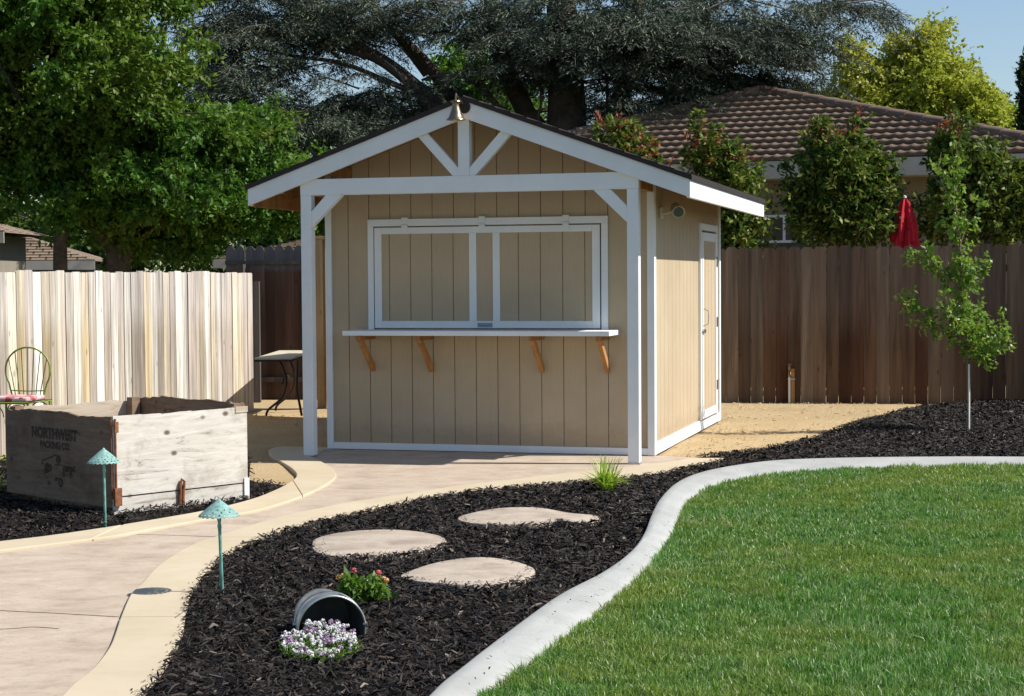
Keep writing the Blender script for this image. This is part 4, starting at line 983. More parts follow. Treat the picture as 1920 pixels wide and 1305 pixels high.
# cedar behind the shed
Yc = 31.0
ct = at(1050, 500, Yc); s_ = Yc/FPX
def A(x, y, dy=0.): return tuple(at(x, y, Yc+dy))
cedar_t = thing('cedar_tree', 'huge dark blue-green cedar with spreading limbs rising behind the shed', 'tree', (ct[0], ct[1], 0))
mb = MB()
limbs = [
 ([(ct[0], ct[1], -.1), A(1055, 330), A(1062, 240), A(1060, 120), A(1045, -80)], [.62, .55, .48, .40, .30]),
 ([(ct[0]-.9, ct[1]+.3, -.1), A(1010, 300, .3), A(985, 210, .3), A(945, 120, .3), A(925, 20, .3), A(900, -120, .3)], [.34, .28, .24, .22, .19, .14]),
 ([A(1120, 300, -.3), A(1150, 230, -.3), A(1180, 120, -.4), A(1195, 20, -.4), A(1210, -100)], [.34, .30, .26, .22, .16]),
 ([A(1150, 310, .2), A(1240, 215, .2), A(1280, 140, .2), A(1300, 90, .2), A(1330, 20, .2)], [.26, .21, .17, .14, .10]),
 ([A(1255, 195, .1), A(1330, 140, .1), A(1385, 115, -.1), A(1440, 118, -.2), A(1520, 135, -.2)], [.12, .10, .085, .06, .03]),
 ([A(960, 330, .4), A(850, 235, .4), A(800, 180, .4), A(720, 115, .3), A(640, 75, .2), A(560, 20, 0), A(480, -20, 0)], [.30, .25, .22, .19, .16, .12, .08]),
 ([A(930, 320, .1), A(820, 225, 0), A(770, 160, 0), A(700, 110, 0), A(620, 90, 0)], [.20, .16, .13, .10, .05]),
 ([A(940, 310, .8), A(860, 200, .8), A(800, 120, .8), A(740, 60, .8), A(660, -20, .8)], [.26, .21, .18, .15, .11]),
 ([A(900, 280, .2), A(800, 190, .1), A(720, 150, .1), A(640, 118, .1), A(570, 108, .1), A(510, 95, 0)], [.12, .10, .08, .065, .05, .03]),
 ([A(640, 110, .1), A(600, 80, .1), A(560, 40, .1)], [.06, .05, .03]),
 ([A(850, 215, -.3), A(778, 208, -.3), A(765, 175, -.3), A(745, 135, -.3), A(700, 100, -.3)], [.06, .055, .05, .045, .03]),
 ([A(990, 290, -.2), A(930, 195, -.2), A(880, 148, -.2), A(830, 140, -.2), A(790, 150, -.2)], [.11, .10, .08, .06, .03]),
 ([A(880, 60, .5), A(860, 60, .4), A(800, 60, .3), A(760, 50, .3)], [.10, .08, .06, .03]),
 ([A(800, 140, .8), A(740, 60, .8), A(700, 0, .8), A(690, -60, .8)], [.13, .11, .10, .08]),
 ([A(1040, 300, -.5), A(1010, 230, -.5), A(1015, 180, -.5), A(1000, 90, -.6)], [.05, .045, .04, .03]),
 ([A(1140, 300, -.5), A(1138, 160, -.5), A(1132, 60, -.5), A(1120, 10, -.5)], [.05, .045, .04, .02]),
]
for pts, rad in limbs:
    c_ = catmull(pts, 6); n_ = len(c_)
    jit = c_; rad = [q*(.62 if len(limbs) and pts[0][2] > .5 else .8) for q in rad]
    mb.tube(jit, list(np.interp(np.linspace(0, 1, n_), np.linspace(0, 1, len(rad)), rad)), 10, False)
mb.build('trunk', 'bark_cedar', cedar_t, smooth=True, world=True)
rc = np.random.default_rng(33)
E_dark = [  # x, y, rx, ry, dY, depth, weight
 (460, 40, 110, 80, -.6, .9, 8), (450, 150, 90, 80, -.9, .8, 7.5), (480, 230, 80, 50, -.9, .8, 5), (540, 150, 80, 70, -.5, .8, 3.2), (600, 235, 110, 50, -.8, .9, 8.5), (700, 215, 110, 55, -.3, 1., 7), (560, 270, 70, 38, -.8, .6, 3.2), (780, 210, 90, 50, .2, .9, 3.8), (720, 160, 70, 30, .4, .8, 2.6), (650, 190, 60, 28, .2, .8, 2.2), (690, 60, 80, 40, .4, .9, 2.2),
 (640, 20, 130, 50, .0, 1., 5), (760, 20, 110, 50, .3, 1., 3.5), (840, 20, 70, 40, .3, 1., 1.4), (690, 110, 90, 50, .3, 1., .8), (560, -60, 330, 60, 0, 1.6, 7),
 (960, 30, 80, 70, -.2, 1., 5), (1000, 110, 90, 60, -.8, .9, 7), (1090, 60, 110, 80, -.9, 1., 10), (1100, 150, 90, 50, .6, .8, 3.5), (1200, 60, 110, 80, -1., 1., 11), (1230, 140, 90, 60, -.8, .9, 6),
 (1310, 60, 100, 80, -.8, 1., 9), (1350, 150, 80, 50, .2, .9, 4), (1400, 70, 90, 80, -.6, 1., 7), (1430, 150, 80, 40, .2, .8, 3.6), (1440, 50, 60, 65, 0, 1., 3.2), (1530, 20, 55, 50, .3, .8, 2.0), (1590, 10, 50, 35, .3, .8, 1.4), (1500, 120, 50, 35, .3, .8, 1.2), (1570, 90, 30, 30, .3, .6, .6),
 (1200, 220, 130, 50, 1.4, .9, 3), (1000, 200, 70, 60, .9, .9, 1.5), (1330, 210, 90, 30, 1.4, .8, 2.6), (900, 250, 100, 45, 1.2, .8, 3), (1250, -60, 320, 70, -.2, 1.6, 10), (1190, 130, 60, 30, -1.2, .6, 1.6), (1120, 250, 90, 40, 1.4, .7, 2.0), (760, 270, 100, 35, .9, .8, 2.6)]
ells = [tuple(at(x, y, Yc+dY))+(rx*s_, dp, ry*s_, w) for x, y, rx, ry, dY, dp, w in E_dark]
npl = 360
PC = ell_points(rc, npl, ells, .55); PR = rc.uniform(.35, .95, npl)
k_pl = 9; ns = npl*k_pl; ang_ = rc.uniform(0, 6.283, ns); rr_ = np.repeat(PR, k_pl)*rc.uniform(0, 1, ns)**.6
pd = PC-np.array(at(1040, 330, Yc)); pd[:, 2] = 0; pd = unit(pd)
C_ = np.repeat(PC, k_pl, 0)+np.stack([np.cos(ang_)*rr_, np.sin(ang_)*rr_, rc.normal(0, .05, ns)-.25*rr_**2], 1)
outw = unit(np.stack([np.cos(ang_), np.sin(ang_), 0*ang_], 1)+.6*np.repeat(pd, k_pl, 0))
trunkc = np.array(at(1040, 330, Yc))
outd = C_-trunkc; outd[:, 2] *= .15; outd = unit(outw+rc.normal(0, .25, outd.shape)*np.array([1, 1, .2]))
# each spray: a drooping spine with side twiglets of short needle tufts
VV = []; per = 15
ln = rc.uniform(.35, .85, ns); tt = np.linspace(0, 1, per)
for j, t_ in enumerate(tt):
    sp_p = C_+outd*(ln*t_)[:, None]; sp_p[:, 2] -= (.48*ln*t_**1.7)
    side = unit(np.cross(outd, np.array([0, 0, 1.])))
    for s in (-1, 1):
        wl = (.26*(1-abs(t_-.45))+.04)*ln
        for q_ in (0.15, .4, .65, .95):
            P = sp_p+side*(s*wl*q_)[:, None]+outd*(wl*q_*.5)[:, None]; P[:, 2] -= wl*q_*q_*.55
            P = P+rc.normal(0, .02, P.shape)
            D_ = unit(side*s*.8+outd*.7+rc.normal(0, .45, P.shape)+np.array([0, 0, -.45]))
            N_ = unit(rc.normal(0, .5, P.shape)+np.array([0, 0, 1.]))
            VV.append(leafgeo(P, D_, N_, rc.uniform(.06, .14, ns), rc.uniform(.006, .013, ns), .3)[0])
V = np.concatenate(VV); npmesh('crown', V, np.arange(len(V)).reshape(-1, 4), 'needle', cedar_t)
# fine twigs under the sprays
mb = MB(); pick = rc.choice(ns, 420, False)
for i in pick:
    p = C_[i]; q_ = p+outd[i]*ln[i]; q_[2] -= .4*ln[i]; b0_ = p-outd[i]*rc.uniform(.4, 1.1)+np.array([0, 0, rc.uniform(-.25, .1)])
    mb.tube([b0_, p, (p+q_)/2+np.array([0, 0, .05]), q_], [.018, .012, .008, .003], 4, False)
mb.build('branchlets', 'bark_cedar', cedar_t, world=True)

# bright tree seen between the cedar limbs, and other trees beyond
def simple_tree(name, label, ells, base_px, Y, n, cr_, L, Wd, mat, bark, seed, group='trees beyond the fences', tw=10, per=9, lr=.06, nl=20, th=.14, shell=.45):
    b_ = at(base_px[0], 600, Y); fk = np.array(ells[0][:3])-np.array([0, 0, ells[0][5]*.5])
    trunk = [([(b_[0], b_[1], -.1), (b_[0]*.6+fk[0]*.4, b_[1]*.6+fk[1]*.4, fk[2]*.5), tuple(fk)], [th, th*.8, th*.6])]
    return make_tree(name, label, 'tree', (b_[0], b_[1], 0), ells, n, cr_, tw, per, L, Wd, mat, bark, trunk, seed, group, limb_r=lr, nlimb=nl, fork=fk, shell=shell)
Y2 = 40.
simple_tree('broadleaf_tree', 'bright green tree glimpsed between the cedar limbs above the shed peak', [ell_px(880, 150, 75, 75, Y2, 1.2), ell_px(950, 200, 70, 60, Y2, 1.2), ell_px(830, 230, 70, 40, Y2, 1.), ell_px(985, 255, 40, 35, Y2, .8)], (900,), Y2, 330, .42, .10, .035, 'leaf_bright', 'bark_grey', 41)
Y3 = 27.5
simple_tree('broadleaf_tree', 'mid green tree directly behind the left slope of the shed roof', [ell_px(600, 350, 90, 60, Y3, 1.1), ell_px(550, 378, 70, 38, Y3+.3, .9), ell_px(650, 400, 60, 50, Y3, 1.)], (660,), Y3, 260, .36, .07, .022, 'leaf_bright', 'bark_grey', 42, tw=11, per=11)
Y4 = 46.
simple_tree('broadleaf_tree', 'tall yellow-green tree behind the tiled roof on the right', [ell_px(1720, 165, 95, 85, Y4, 1.8), ell_px(1640, 210, 90, 75, Y4, 1.7), ell_px(1790, 190, 75, 70, Y4, 1.6), ell_px(1710, 95, 50, 42, Y4, 1.2), ell_px(1850, 240, 55, 35, Y4, 1.2), ell_px(1545, 215, 80, 45, Y4, 1.2, 4600), ell_px(1610, 120, 50, 45, Y4, 1.1, 1500), ell_px(1745, 62, 20, 36, Y4, .5, 500), ell_px(1830, 215, 55, 45, Y4, 1.2, 2400)], (1700,), Y4, 800, .52, .115, .042, 'leaf_yellow', 'bark_grey', 43, tw=11, per=9, lr=.07, nl=36)
Y5 = 60.
simple_tree('broadleaf_tree', 'small green tree far behind at the right end of the tiled roof', [ell_px(1880, 215, 32, 28, Y5, 1.5), ell_px(1905, 240, 35, 30, Y5, 1.5), ell_px(1840, 182, 14, 16, Y5, .6, 160)], (1890,), Y5, 120, .6, .16, .05, 'leaf_mid', 'bark_grey', 44)
Yx = 38.
b_ = at(1930, 600, Yx); r = np.random.default_rng(45)
cyp = thing('cypress_tree', 'dark narrow cypress cut off by the right edge of the picture', 'tree', (b_[0], b_[1], 0))
C_ = np.stack([b_[0]+r.normal(0, .10, 700), b_[1]+r.normal(0, .10, 700), r.uniform(.6, 6.3, 700)], 1); C_[:, 0] += 0
V, F = twig_leaves(C_, np.full(700, .16), r, 8, 5, .13, .03, -.6, 1.6); npmesh('crown', V, F, 'cypress', cyp)
MB().tube([(b_[0], b_[1], -.1), (b_[0], b_[1], 5.8)], [.1, .03], 8).build('trunk', 'bark_cedar', cyp, world=True)
# distant tree line closing the view low down behind the houses
Y6 = 75.
for k_, (x, y, rx, ry) in enumerate([(-350, 430, 260, 110), (120, 440, 240, 90), (560, 440, 260, 100), (980, 420, 260, 110), (1400, 400, 260, 100), (1830, 400, 280, 110), (2250, 390, 240, 130)]):
    lb = ['far green tree in the leftmost gap of the tree line', 'far green tree beyond the shake roof at left', 'far green tree beyond the picket fence', 'far green tree hidden mostly by the shed', 'far green tree beyond the tiled house, left part', 'far green tree beyond the tiled house, right part', 'far green tree past the right edge'][k_]
    if k_ in (0, 4, 5, 6): continue
    simple_tree('broadleaf_tree', lb, [ell_px(x, y, rx, ry, Y6, 3.)], (x,), Y6, 230, 1.3, .30, .11, 'leaf_mid', 'bark_grey', 50+k_, tw=10, per=8, th=.3, lr=.1)

# photinia bushes
def bush(label, Y, ells, n, seed, redfrac=.2, redz=None, group='photinia bushes behind the brown fence'):
    r = np.random.default_rng(seed); c0 = np.array(ells[0][:3]); t = thing('photinia_bush', label, 'bush', (c0[0], c0[1], 0), 0, group)
    C_ = ell_points(r, n, ells, .6); kk = r.random(n) < .2; C_[kk] = c0+(C_[kk]-c0)*r.uniform(1.02, 1.25, (int(kk.sum()), 1)); ng = n//4; top_ = C_[np.argsort(-C_[:, 2]+r.normal(0, .25, n))[:ng]]; sh = np.concatenate([top_+np.stack([r.normal(0, .07, ng), r.normal(0, .07, ng), r.uniform(.08, .42, ng)], 1)*k for k in (.6, 1.)]); C2 = np.concatenate([C_, sh]); R2 = np.concatenate([.26*r.uniform(.4, 1.6, n), .10*np.ones(len(sh))])
    V, F = twig_leaves(C2, R2, r, 7, 6, .092, .023, .1, .9, upn=.5)
    npmesh('foliage', V, F, 'photinia', t)
    tops = C_[C_[:, 2] > redz]
    tops = tops[r.choice(len(tops), min(len(tops), int(n*redfrac*.8)), False)]+np.array([0, 0, .22])
    if len(tops):
        V, F = twig_leaves(tops, np.full(len(tops), .14), r, 5, 5, .070, .017, -.5, 1.2, upn=.2); npmesh('new_growth', V, F, 'photinia_red', t)
    mb = MB()
    for k in range(5): 
        e = ells[k % len(ells)]; mb.tube(catmull([(c0[0]+.08*k-.2, c0[1], -.05), ((c0[0]+e[0])/2, c0[1], e[2]*.5), (e[0]+random.uniform(-.2, .2), e[1], e[2])], 4), [.035]*4+[.028]*4+[.015], 6)
    branches(mb, (c0[0], c0[1], c0[2]-.5), C_[r.choice(n, 22, False)], .02, r, 5)
    mb.build('stems', 'bark_young', t, world=True)
Yp = 22.6
def ep(x, y, rx, ry, w=None, Y=Yp, d=.45): return ell_px(x, y, rx, ry, Y, d, w)
bush('photinia bush with red-bronze tips showing just above the shed roof', Yp, [ep(1200, 400, 80, 80), ep(1185, 315, 45, 30, 1200), ep(1155, 285, 20, 18, 200)], 170, 61, .6, 2.6)
bush('photinia bush with red tips beside the shed eave and house window', Yp, [ep(1375, 425, 62, 55, Y=21.9), ep(1360, 350, 50, 35, 1500, Y=21.9), ep(1322, 305, 22, 22, 200, Y=21.9), ep(1400, 345, 30, 25, 350, Y=21.9)], 190, 62, .3, 2.75)
bush('dense rounded photinia bush to the left of the red umbrella', 22.4, [ep(1595, 405, 90, 62, Y=22.3), ep(1570, 340, 80, 42, 3200, Y=22.3), ep(1640, 350, 50, 35, 1400, Y=22.3), ep(1545, 290, 22, 22, 200, Y=22.3), ep(1515, 385, 35, 60, 1500, Y=22.3), ep(1600, 290, 20, 18, 120, Y=22.3)], 330, 63, .12, 3.0)
bush('tall wide photinia bush to the right of the red umbrella', 22.4, [ep(1825, 410, 95, 60, Y=22.3), ep(1810, 340, 80, 40, 3000, Y=22.3), ep(1890, 385, 60, 55, Y=22.3), ep(1782, 290, 20, 22, 250, Y=22.3), ep(1960, 400, 60, 70, Y=22.3), ep(1755, 405, 30, 55, 1100, Y=22.3), ep(1865, 320, 25, 18, 150, Y=22.3)], 380, 64, .12, 2.95)

# young staked tree
Yt = 16.573
yt = thing('young_tree', 'slender young staked tree with airy foliage in the right mulch bed', 'tree', tuple(G(1812, 808)))
def B(x, y, d=0.): return tuple(at(x, y, Yt+d))
stems = [([B(1813, 812), B(1817, 760), B(1815, 690), B(1812, 620), B(1803, 540), B(1800, 460), B(1792, 380), B(1796, 310), B(1790, 262)], [.016, .015, .014, .012, .010, .008, .007, .005, .003]),
 ([B(1813, 650), B(1780, 622), B(1745, 603), B(1715, 580), B(1688, 555)], [.008, .007, .006, .005, .003]),
 ([B(1801, 545), B(1775, 515), B(1745, 492), B(1712, 473)], [.007, .006, .005, .003]),
 ([B(1815, 680, .05), B(1835, 640, .1), B(1858, 620, .12), B(1880, 600, .1)], [.009, .007, .005, .003]),
 ([B(1812, 640, -.05), B(1790, 600, -.1), B(1770, 560, -.12)], [.007, .005, .003]),
 ([B(1805, 560, .05), B(1825, 520, .1), B(1850, 500, .15)], [.007, .005, .003]),
 ([B(1800, 460), B(1815, 420, .1), B(1838, 390, .1), B(1850, 350, .1)], [.006, .005, .004, .003]),
 ([B(1796, 400, 0), B(1775, 360, -.05), B(1760, 320, -.05), B(1765, 285, 0)], [.006, .005, .004, .003]),
 ([B(1816, 680, 0), B(1845, 660, -.15), B(1875, 650, -.2), B(1892, 652, -.2)], [.007, .005, .004, .003]),
 ([B(1813, 660, .1), B(1822, 600, .2), B(1830, 570, .25)], [.007, .005, .003])]
mb = MB(); cl = []; ry = np.random.default_rng(71)
for pts, rad in stems:
    c_ = catmull(pts, 5); mb.tube(c_, list(np.interp(np.linspace(0, 1, len(c_)), np.linspace(0, 1, len(rad)), rad)), 6, False); cl.append(np.array(c_))
mb.build('trunk', 'bark_young', yt, smooth=True, world=True)
main = cl[0]; main = main[main[:, 2] > .72]
cs_ = [resample(main, 44)]+[resample(c, 13)[3:] for c in cl[1:]]
C_ = np.concatenate(cs_+[resample(cl[1], 12)[5:], resample(cl[2], 10)[3:]])
lowm = ell_points(ry, 40, [ell_px(1835, 625, 55, 45, Yt, .18), ell_px(1790, 600, 30, 25, Yt, .12), ell_px(1808, 500, 35, 40, Yt, .12), ell_px(1795, 400, 25, 50, Yt, .1), ell_px(1775, 610, 25, 18, Yt, .12)])
C_ = np.concatenate([C_, lowm]); C_ = C_+ry.normal(0, .035, C_.shape); Rr = np.full(len(C_), .11)*ry.uniform(.5, 1.4, len(C_)); kp = (C_[:, 2] < 1.75) | (ry.random(len(C_)) < .62); C_ = C_[kp]; Rr = Rr[kp]
V, F = twig_leaves(C_, Rr, ry, 4, 5, .058, .0170, .1, 1., upn=.4); npmesh('crown', V, F, 'young_leaf', yt)
st = thing('tree_stake', 'thin pale stake tied to the young tree', 'stake', tuple(G(1817, 811)))
MB().tube([tuple(G(1817, 811)-np.array([0, 0, .05])), B(1817, 683, -.03)], .009, 8).build('stake_rod', 'enamel', st, world=True)

# yellow-green strappy tuft
def tuft(base, n, h, spread, mat, label, name, seed, cat='plant'):
    r = random.Random(seed); mb = MB(); bx_, by_ = base[0], base[1]
    for i in range(n):
        a = r.uniform(0, 6.283); ln_ = h*r.uniform(.6, 1.15); sp2 = spread*r.uniform(.3, 1.); w = r.uniform(.004, .0075)
        px_, py_ = bx_+r.gauss(0, .018), by_+r.gauss(0, .018); prev = None; vs = []; K = 6
        S = Vector((-math.sin(a), math.cos(a), 0))
        for k in range(K+1):
            t_ = k/K; rr = sp2*t_**1.3; z = ln_*(t_*(1.35)-(.95 if sp2 > spread*.6 else .45)*t_*t_*(sp2/spread))
            p = Vector((px_+rr*math.cos(a), py_+rr*math.sin(a), max(.01, z))); ww = w*(1-t_)**.5+.0005
            vs += [p-S*ww, p+S*ww]
        mb.add(vs, [(2*k, 2*k+1, 2*k+3, 2*k+2) for k in range(K)])
    o = mb.build(name, mat); return tag(o, label, cat)
tuft(G(1137, 922), 150, .205, .25, 'tuft', 'yellow-green strappy leaved plant in the mulch beside the patio', 'grassy_plant', 5)
tuft(G(-8, 925), 40, .16, .17, 'tuft', 'yellow-green strappy plant cut off at the left edge beside the crate', 'grassy_plant', 6)

# grit and twigs on the granite
rp = np.random.default_rng(91)
gp_ = [SL(.0, D+.2)[:2], SL(W+.05, D)[:2], SL(W+.05, .0)[:2]]+[np.array(p)[:2] for p in dg_edge[2:]]+[fence_r0+fdir*3, fence_r0-fdir*2.5]
q = scatter([tuple(p) for p in gp_], 5200, rp); q2 = scatter([(-3.2, 12.6), (-2.0, 13.0), (-1.75, 15.1), (-.8, 18.8), (-3., 19.5)], 1500, rp); q = np.concatenate([q, q2]); m = len(q)
s_ = rp.uniform(.003, .009, m)*(1+2.*(rp.random(m) < .03)); c_ = np.c_[q, np.full(m, -.010)]
off = rp.normal(0, .35, (m, 4, 3)); bs_ = np.array([[-1, -.8, 0], [1, -.7, 0], [.1, 1, 0], [0, 0, 1.1]])
V = (c_[:, None, :]+(bs_[None]+off*.6)*s_[:, None, None]).reshape(-1, 3); b = np.arange(m)[:, None]*4
F = np.concatenate([b+np.array([0, 1, 3]), b+np.array([1, 2, 3]), b+np.array([2, 0, 3])], 1).reshape(-1, 3)
tag(npmesh('gravel', V, F, 'dg'), label='fine grit scattered over the tan granite ground', kind='stuff', cat='gravel')
mb = MB()
for k in range(110):
    x, y = random.uniform(1240, 1700), random.uniform(775, 858)
    if y > 858-(x-1300)*.17: continue
    p = Vector(G(x, y, -.006)); a = random.uniform(0, 3.14); d = Vector((math.cos(a), math.sin(a), 0)); l = random.uniform(.008, .03)
    mb.bar(p-d*l, p+d*l, random.uniform(.003, .008), .003)
tag(mb.build('twig_litter', 'mulch'), label='dark twigs and chips strewn on the tan granite ground', kind='stuff', cat='litter')
# lantana and alyssum
rl = np.random.default_rng(81); lt = thing('lantana_plant', 'small lantana with pink and orange flower heads behind the bucket', 'flowering plant', tuple(G(680, 1132)))
def Lp(x, y, Y=7.93): return at(x, y, Y)
C_ = ell_points(rl, 60, [(*Lp(660, 1106), .075, .06, .065, 1), (*Lp(703, 1106), .055, .06, .07, .8)], .6)
V, F = twig_leaves(C_, np.full(60, .040), rl, 5, 3, .045, .011, .35, .8, upn=.5); V[:, 2] = np.maximum(V[:, 2], .005); npmesh('foliage', V, F, 'small_leaf', lt)
mb = MB(); heads = [(664, 1070, 'petal_pink'), (635, 1083, 'petal_orange'), (643, 1080, 'petal_orange'), (710, 1074, 'petal_pink'), (719, 1086, 'petal_orange'), (724, 1088, 'petal_orange')]
for x, y, mt in heads:
    p = Lp(x, y); mb.tube([(p[0]*.7+lt.location[0]*.3, p[1], .02), tuple((p+np.array(lt.location)*[1, 1, 0])/2 if False else (p[0]*.9+lt.location[0]*.1, p[1], p[2]*.6)), tuple(p)], .002, 5)
mb.build('stems', 'small_leaf', lt, world=True)
def flowerhead(c, R_, n, mat, parent, r, L=.006, W_=.004):
    d = unit(r.normal(0, 1, (n, 3))+np.array([0, 0, .5])); P = np.array(c)+d*R_
    V, F = leafgeo(P, unit(np.cross(d, r.normal(0, 1, (n, 3)))), d, np.full(n, L), np.full(n, W_), 0.); return V, F
for x, y, mt in heads:
    V, F = flowerhead(Lp(x, y), .013, 60, mt, lt, rl); npmesh('flower_head', V, F, mt, lt)
al = thing('alyssum_plant', 'low mound of white and purple alyssum flowers spilling from the bucket', 'flowering plant', tuple(G(598, 1238)))
Ra = np.random.default_rng(82)
cen = []
while len(cen) < 260:
    x = Ra.uniform(526, 672); y = Ra.uniform(1165, 1243)
    xc, yc = (x-600)/72, (y-1204)/42
    if xc*xc+yc*yc > 1 or (y < 1188 and x < 575): continue
    f_ = (y-1163)/80; Yy = 7.02-.36*f_; p = at(x, y, Yy); 
    if p[2] < .018: p[2] = .018
    cen.append(p)
cen = np.array(cen)
gC = cen.copy(); gC[:, 2] = gC[:, 2]*Ra.uniform(.3, .9, len(gC)); V, F = twig_leaves(gC, np.full(len(gC), .022), Ra, 6, 4, .016, .0035, 0, .8, upn=.5); V[:, 2] = np.maximum(V[:, 2], .003)
npmesh('foliage', V, F, 'small_leaf', al)
vs, vp = [], []
for p in cen[:230]:
    if p[1] < 6.80 and Ra.random() < .45: continue
    V, F = flowerhead(p+np.array([0, 0, Ra.uniform(.004, .016)]), Ra.uniform(.006, .0105), 26, 'petal', al, Ra, .0060, .0032)
    (vp if math.sin(p[0]*41+1.)*math.sin(p[1]*37) > .35 else vs).append(V)
V = np.concatenate(vs); npmesh('white_flowers', V, np.arange(len(V)).reshape(-1, 4), 'petal', al)
V = np.concatenate(vp); npmesh('purple_flowers', V, np.arange(len(V)).reshape(-1, 4), 'petal_purple', al)

# ------------------------------------------------------------------ neighbouring houses
HL = np.array([-1.53, 28.0, 3.25]); HR = np.array([8.2, 24.3, 3.25]); HA = np.array([4.37, 30.0, 4.74])
hx = (HR-HL); hlen = np.linalg.norm(hx); hx = hx/hlen; hn = np.array([-hx[1], hx[0], 0])
house = thing('tiled_house', 'neighbouring house with brown scalloped tile hip roof behind the right fence', 'house', (float(HL[0]), float(HL[1]), 0))
# front roof plane with courses
ap = HA-HL; ax_s, ax_d = float(ap @ hx), float(ap[:2] @ hn[:2]); rise = HA[2]-HL[2]
vs, fs = [], []; NR = 13; per_ = .168; nseg = 6; step = per_/nseg
V_ = []; F_ = []; off = 0
for rw in range(NR):
    t0, t1 = rw/NR, (rw+1)/NR
    sL0, sR0 = ax_s*t0, hlen-(hlen-ax_s)*t0
    ss = np.arange(sL0, sR0+step, step); ss = np.clip(ss, sL0, sR0)
    ss = ss; wv = .018*np.abs(np.sin(math.pi*(ss/per_)+rw*0))**.6 if False else .017*(1-np.abs(np.sin(math.pi*ss/per_+.0)))
    rows_ = []
    for t_, lift in ((t0+.012, -.01), (t0, .06), (t1+.004, .010)):
        d_ = ax_d*t_; z_ = rise*t_
        lo, hi = ax_s*min(1, t_), hlen-(hlen-ax_s)*min(1, t_); s2 = np.clip(ss, lo, hi)
        base_ = HL[None, :]+hx[None, :]*s2[:, None]+hn[None, :]*d_; base_[:, 2] = HL[2]+z_+lift+(wv*1.3 if lift > 0.005 else 0)
        if lift > .04: base_[:, :2] -= hn[:2]*.03
        rows_.append(base_)
    m_ = len(ss); V_.append(np.concatenate(rows_)); i_ = np.arange(m_-1)
    for a in (0, 1): F_.append(np.stack([off+a*m_+i_, off+a*m_+i_+1, off+(a+1)*m_+i_+1, off+(a+1)*m_+i_], 1))
    off += 3*m_
rfm = npmesh('tile_roof', np.concatenate(V_), np.concatenate(F_), 'tile', house)
back = MB(); HB = HA+hn*6; BL = HL+hn*12; BR = HR+hn*12
back.add([HL, HA, HB, BL, HR, BR, HR+np.array([0, 0, -.02]), HL+np.array([0, 0, -.02])], [(0, 1, 2, 3), (4, 5, 2, 1), (0, 3, 5, 4)])
back.build('rear_roof', 'tile', rfm, world=False).location = (-house.location[0], -house.location[1], 0)
def hipcaps(p, q, n_):
    p, q = Vector(p), Vector(q); mb = MB(); d = (q-p)/n_
    for i in range(n_):
        a = p+d*i+Vector((0, 0, .030)); b = p+d*(i+1.06)+Vector((0, 0, .022)); mb.tube([a, b], [.105, .096], 12)
    o = mb.build('hip_caps', 'tile', rfm, smooth=True); o.location = (-house.location[0], -house.location[1], 0)
hipcaps(HL, HA, 18); hipcaps(HR, HA, 18)
mb = MB(); p = HL-np.array(house.location)
def hp(s, d, z): q_ = HL+hx*s+hn*d; return (q_[0]-house.location[0], q_[1]-house.location[1], z)
mb.prism([hp(0, -.02, 2.99), hp(0, -.02, 3.26), hp(0, .04, 3.26), hp(0, .04, 2.99)], Vector(hx)*hlen); mb.build('gutter', 'fascia_grey', house, bevel=.01)
mb = MB(); mb.prism([hp(0, .041, 3.0), hp(0, .041, 3.02), hp(0, .65, 3.02), hp(0, .65, 3.0)], Vector(hx)*hlen); mb.build('soffit', 'fascia_grey', house)
mb = MB(); mb.prism([hp(.6, .60, -.05), hp(.6, .60, 3.0), hp(.6, .75, 3.0), hp(.6, .75, -.05)], Vector(hx)*(hlen-1.2)); 
mb.prism([hp(.6, .75, -.05), hp(.6, .75, 3.0), hp(.75, .75, 3.0), hp(.75, .75, -.05)], Vector(hn)*8); mb.prism([hp(hlen-.75, .75, -.05), hp(hlen-.75, .75, 3.0), hp(hlen-.6, .75, 3.0), hp(hlen-.6, .75, -.05)], Vector(hn)*8)
mb.build('wall', 'stucco', house)
# window: spans photo x 1432-1500
def on_wall(x, y):
    d = ray(x, y); q0 = HL+hn*.60; t_ = ((q0-CPOS)[:2] @ hn[:2])/(d[:2] @ hn[:2]); P = CPOS+d*t_; return float((P-HL) @ hx), P[2]
s0, z1 = on_wall(1405, 404); s1, _ = on_wall(1530, 404); _, z0 = on_wall(1460, 470); sm, _ = on_wall(1471, 430)
mb = MB()
mb.prism([hp(s0, .585, z0), hp(s0, .585, z1), hp(s0, .597, z1), hp(s0, .597, z0)], Vector(hx)*(s1-s0)); wn = mb.build('window', 'window_glass', house)
mb = MB()
for a, b, c, d in ((s0, s1, z1-.04, z1), (s0, s1, z0+.12, z0+.16), (s0, s0+.04, z0, z1-.041), (s1-.04, s1, z0, z1-.041), (sm-.02, sm+.02, z0+.161, z1-.041)):
    mb.prism([hp(a, .565, c), hp(a, .565, d), hp(a, .584, d), hp(a, .584, c)], Vector(hx)*(b-a))
mb.build('window_frame', 'white', wn)
s2, _ = on_wall(1886, 340); mb = MB(); mb.prism([hp(s2, .50, 2.2), hp(s2, .50, 2.985), hp(s2, .598, 2.985), hp(s2, .598, 2.2)], Vector(hx)*.12); mb.build('eave_post', 'fascia_grey', house)

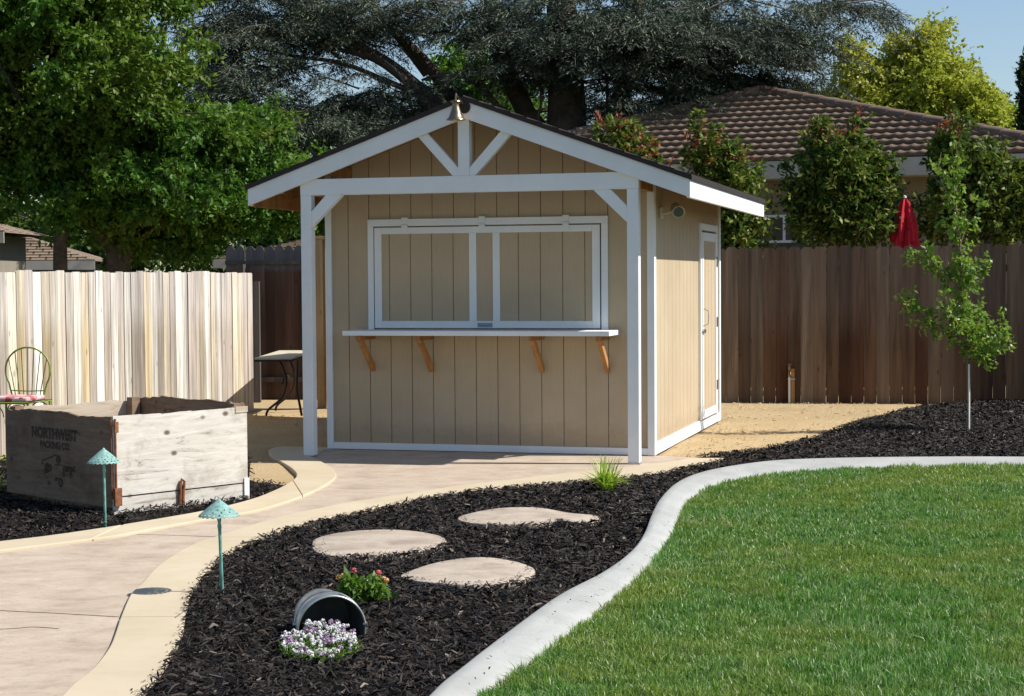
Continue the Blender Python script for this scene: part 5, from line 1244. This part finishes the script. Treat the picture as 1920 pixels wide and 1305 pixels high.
def gable_house(label, pl, pr, ze, zr_, depth, wallmat='shade_wall', name='shake_roof_house', over=.4):
    """low house: front eave from pl to pr at height ze, hip roof rising back"""
    pl, pr = Vector((*pl, 0)), Vector((*pr, 0)); d = (pr-pl); L_ = d.length; ang = math.atan2(d.y, d.x)
    t = thing(name, label, 'house', (pl.x, pl.y, 0), ang)
    h = zr_-ze; dd = depth
    mb = MB(); mb.add([(0, 0, ze), (L_, 0, ze), (L_-dd*.9, dd, zr_), (dd*.9, dd, zr_), (0, 2*dd, ze), (L_, 2*dd, ze)], [(0, 1, 2, 3), (1, 5, 2), (0, 3, 4), (5, 4, 3, 2)])
    n_ = 12
    for i in range(n_):     # course steps
        t_ = i/n_; y = dd*t_; x0 = dd*.9*t_; mb.box((x0, y-.0, ze+h*t_+.004), (L_-x0, y+.05, ze+h*t_+.03))
    mb.build('roof', 'shake', t)
    MB().box((.0, -.03, ze-.17), (L_, .0, ze+.01)).build('fascia', 'fascia_grey', t)
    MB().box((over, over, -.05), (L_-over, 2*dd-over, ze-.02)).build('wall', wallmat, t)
    return t
p0, p1 = at(-260, 487, 33), at(178, 490, 33.5)
g1 = gable_house('low house with tan shake roof behind the tree trunk at far left', p0[:2], p1[:2], 1.92, 2.62, 2.4)
MB().box((3.4, .385, .9), (4.1, .399, 1.7)).build('window', 'window_glass', g1)
p0, p1 = at(395, 487, 33.5), at(760, 485, 34)
gable_house('low house with tan shake roof behind the dark picket fence', p0[:2], p1[:2], 1.93, 2.40, 2.2)
p0, p1 = at(-360, 446, 27), at(8, 444, 27)
gable_house('corner of a nearer dark eaved house at the left edge', p0[:2], p1[:2], 2.30, 2.7, 1.5)

# ------------------------------------------------------------------ light
sunv = Vector((1.009, -.104, 1.09)).normalized()
el = math.asin(sunv.z); az = math.atan2(sunv.x, sunv.y)
sl = bpy.data.lights.new('sun', 'SUN'); sl.energy = 5.0; sl.angle = R(.53); sl.color = (1., .955, .88)
so = bpy.data.objects.new('sun', sl); COL.objects.link(so); so.rotation_euler = sunv.to_track_quat('Z', 'Y').to_euler(); so.location = (10, 0, 20)
w = bpy.data.worlds.new('World'); sc.world = w; w.use_nodes = True; nt = w.node_tree; nt.nodes.clear()
sky = nt.nodes.new('ShaderNodeTexSky'); sky.sky_type = 'NISHITA'; sky.sun_disc = False; sky.sun_elevation = el; sky.sun_rotation = az
sky.air_density = 1.0; sky.dust_density = .5; sky.ozone_density = 2.
bg = nt.nodes.new('ShaderNodeBackground'); bg.inputs[1].default_value = .092; ow = nt.nodes.new('ShaderNodeOutputWorld')
nt.links.new(sky.outputs[0], bg.inputs[0]); nt.links.new(bg.outputs[0], ow.inputs[0])
sc.view_settings.view_transform = 'Standard'; sc.view_settings.look = 'None'; sc.view_settings.exposure = .45; sc.view_settings.gamma = 1
sc.cycles.max_bounces = 6; sc.cycles.transparent_max_bounces = 4; sc.cycles.diffuse_bounces = 4; sc.cycles.glossy_bounces = 2; sc.cycles.transmission_bounces = 3
